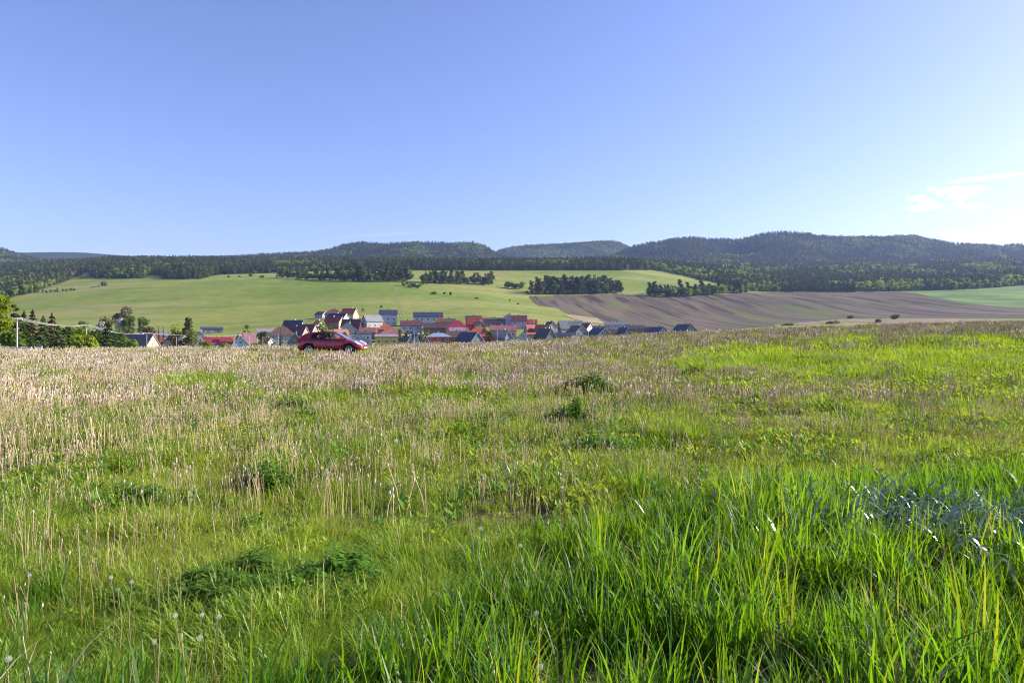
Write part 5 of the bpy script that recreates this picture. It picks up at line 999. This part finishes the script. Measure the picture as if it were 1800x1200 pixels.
# dandelion clocks
def clock_mesh(r, n=70, cut=2):
    mb = MB()
    for i in range(n):
        z = 1 - 2 * (i + .5) / n; a = i * 2.39996; q_ = math.sqrt(1 - z * z); d = Vector((q_ * cos(a), q_ * sin(a), z))
        if d.x > cut: continue
        d = (d + Vector((random.gauss(0, .08), random.gauss(0, .08), random.gauss(0, .08)))).normalized(); e1 = d.orthogonal().normalized(); e2 = d.cross(e1); c = d * r * .82
        mb.add([d * r * .12 + e1 * r * .012, d * r * .12 - e1 * r * .012, c], [(0, 1, 2)])
        for k in range(6): b = k * 2 * pi / 6 + i; v = e1 * cos(b) + e2 * sin(b); w2 = e1 * cos(b + .2) + e2 * sin(b + .2); mb.add([c, c + v * r * .26 + d * r * .18, c + w2 * r * .26 + d * r * .18], [(0, 1, 2)])
    mb.tube([(0, 0, -.16 * r), (0, 0, .16 * r)], r * .15, 6, 1); return mb.me('seed_head', [SEED, ST1])
CLK = [clock_mesh(.022, 80), clock_mesh(.02, 30), clock_mesh(.023, 44), clock_mesh(.02, 60, .25)]
def stem_mesh(h): mb = MB(); mb.tube([(0, 0, -h - .02), (random.gauss(0, .02), random.gauss(0, .02), -h * .5), (0, 0, 0)], [.0028, .0025, .002], 5); return mb.me('stem', [leafmat('dandelion_stem', (.25, .25, .10), (.35, .27, .17), .3, wscale=2)])
STM = [stem_mesh(.30), stem_mesh(.24)]
def clock(u, v, label, group=None, hgt=.30, s=1.0):
    Y = (1.6 - hgt) * 1200 / (v - 577)
    for _ in range(6): z = float(Tz((u - 900) / 1200 * Y, Y)); Y = (CAMZ - z - hgt) * 1200 / (v - 577)
    if not 1.5 < Y < 55: return
    X = (u - 900) / 1200 * Y; t = empty('dandelion', (X, Y, z), random.random() * 6, label, 'flower', group or 'dandelion clocks')
    h = ob('seed_head', CLK[random.choice((0, 0, 2, 3)) if Y < 8 else 1], t, (0, 0, hgt)); h.scale = (s * .47, s * .47, s * .47); m_ = ob('stem', STM[0], t, (0, 0, hgt)); m_.scale = (max(1, Y * .12), max(1, Y * .12), hgt / .30)
for u, v, lb, s in [(270, 1127, 'white dandelion clock low in the left corner, larger of the lower pair', 1), (351, 1120, 'dandelion clock right of the lower left pair', .9), (355, 1080, 'greyish dandelion clock above the lower left ones', .8), (385, 1083, 'white dandelion clock at the right of the lower left group', .9), (308, 1081, 'dandelion clock, topmost left of the lower left group', .9),
       (207, 1036, 'half blown dandelion clock left of the largest dark clump', .8), (231, 1022, 'dandelion clock beside the half blown one', .8), (195, 1014, 'dandelion clock nearest above the half blown one', .8), (318, 1116, 'small dandelion clock between two larger ones', .8), (15, 1157, 'pale dandelion clock in the very corner', 1),
       (845, 928, 'round white dandelion clock alone in the middle of the grass', 1), (726, 828, 'white dandelion clock near the small bright tussock', .9), (320, 765, 'single white dandelion clock in the left middle', .9), (943, 1077, 'white dandelion clock at the edge of the tall grass', 1), (949, 1172, 'fluffy dandelion clock at the bottom edge, in tall grass', 1.1),
       (915, 958, 'split dandelion clock left of the tall grass', .9), (988, 856, 'white dandelion clock near the tip of the tall grass', 1), (1320, 716, 'white dandelion clock beside the small dark clump on the right', 1), (951, 1105, 'small dandelion clock under the one by the tall grass', .7), (52, 1010, 'dandelion clock near the left edge', .8), (878, 901, 'faint dandelion clock above the round white one', .7),
       (435, 770, 'dandelion clock amid stalks above the middle left clump', .8), (145, 735, 'pair mate dandelion clock at the left among pink stalks', 1), (83, 743, 'white dandelion clock farther left among pink stalks', 1), (1722, 731, 'white dandelion clock at the right margin weeds', 1), (1560, 640, 'white dandelion clock behind the right weeds', 1.3)]:
    clock(u, v, lb, None, .36 if v > 1000 else .32, s * 1.1)
for a_, b_, ra, rb, n in [(330, 702, 110, 10, 24), (1200, 620, 160, 22, 16), (1700, 640, 100, 16, 14), (900, 650, 300, 30, 22), (1500, 700, 220, 40, 16), (600, 660, 200, 20, 16), (1250, 605, 250, 8, 14), (200, 690, 150, 20, 8), (700, 760, 300, 40, 8)]:
    for i in range(n): clock(random.gauss(a_, ra), max(596, random.gauss(b_, rb)), 'small white dandelion clock scattered among the stalks farther back', 'small dandelion clocks farther back', .33, 1.9)

# ------------------------------------------------------------------ air: even thin haze over the whole valley
if HAZE:
    mb = MB(); mb.box(-14000, 14000, -200, 10000, -16, 420); m, nt = newmat('haze_air'); o = N(nt, 'ShaderNodeOutputMaterial'); v = N(nt, 'ShaderNodeVolumePrincipled')
    v.inputs['Color'].default_value = (.44, .60, 1, 1); v.inputs['Density'].default_value = HAZE; v.inputs['Anisotropy'].default_value = .25; nt.links.new(v.outputs[0], o.inputs['Volume'])
    hz = tag(mb.build('haze', [m]), kind='stuff')
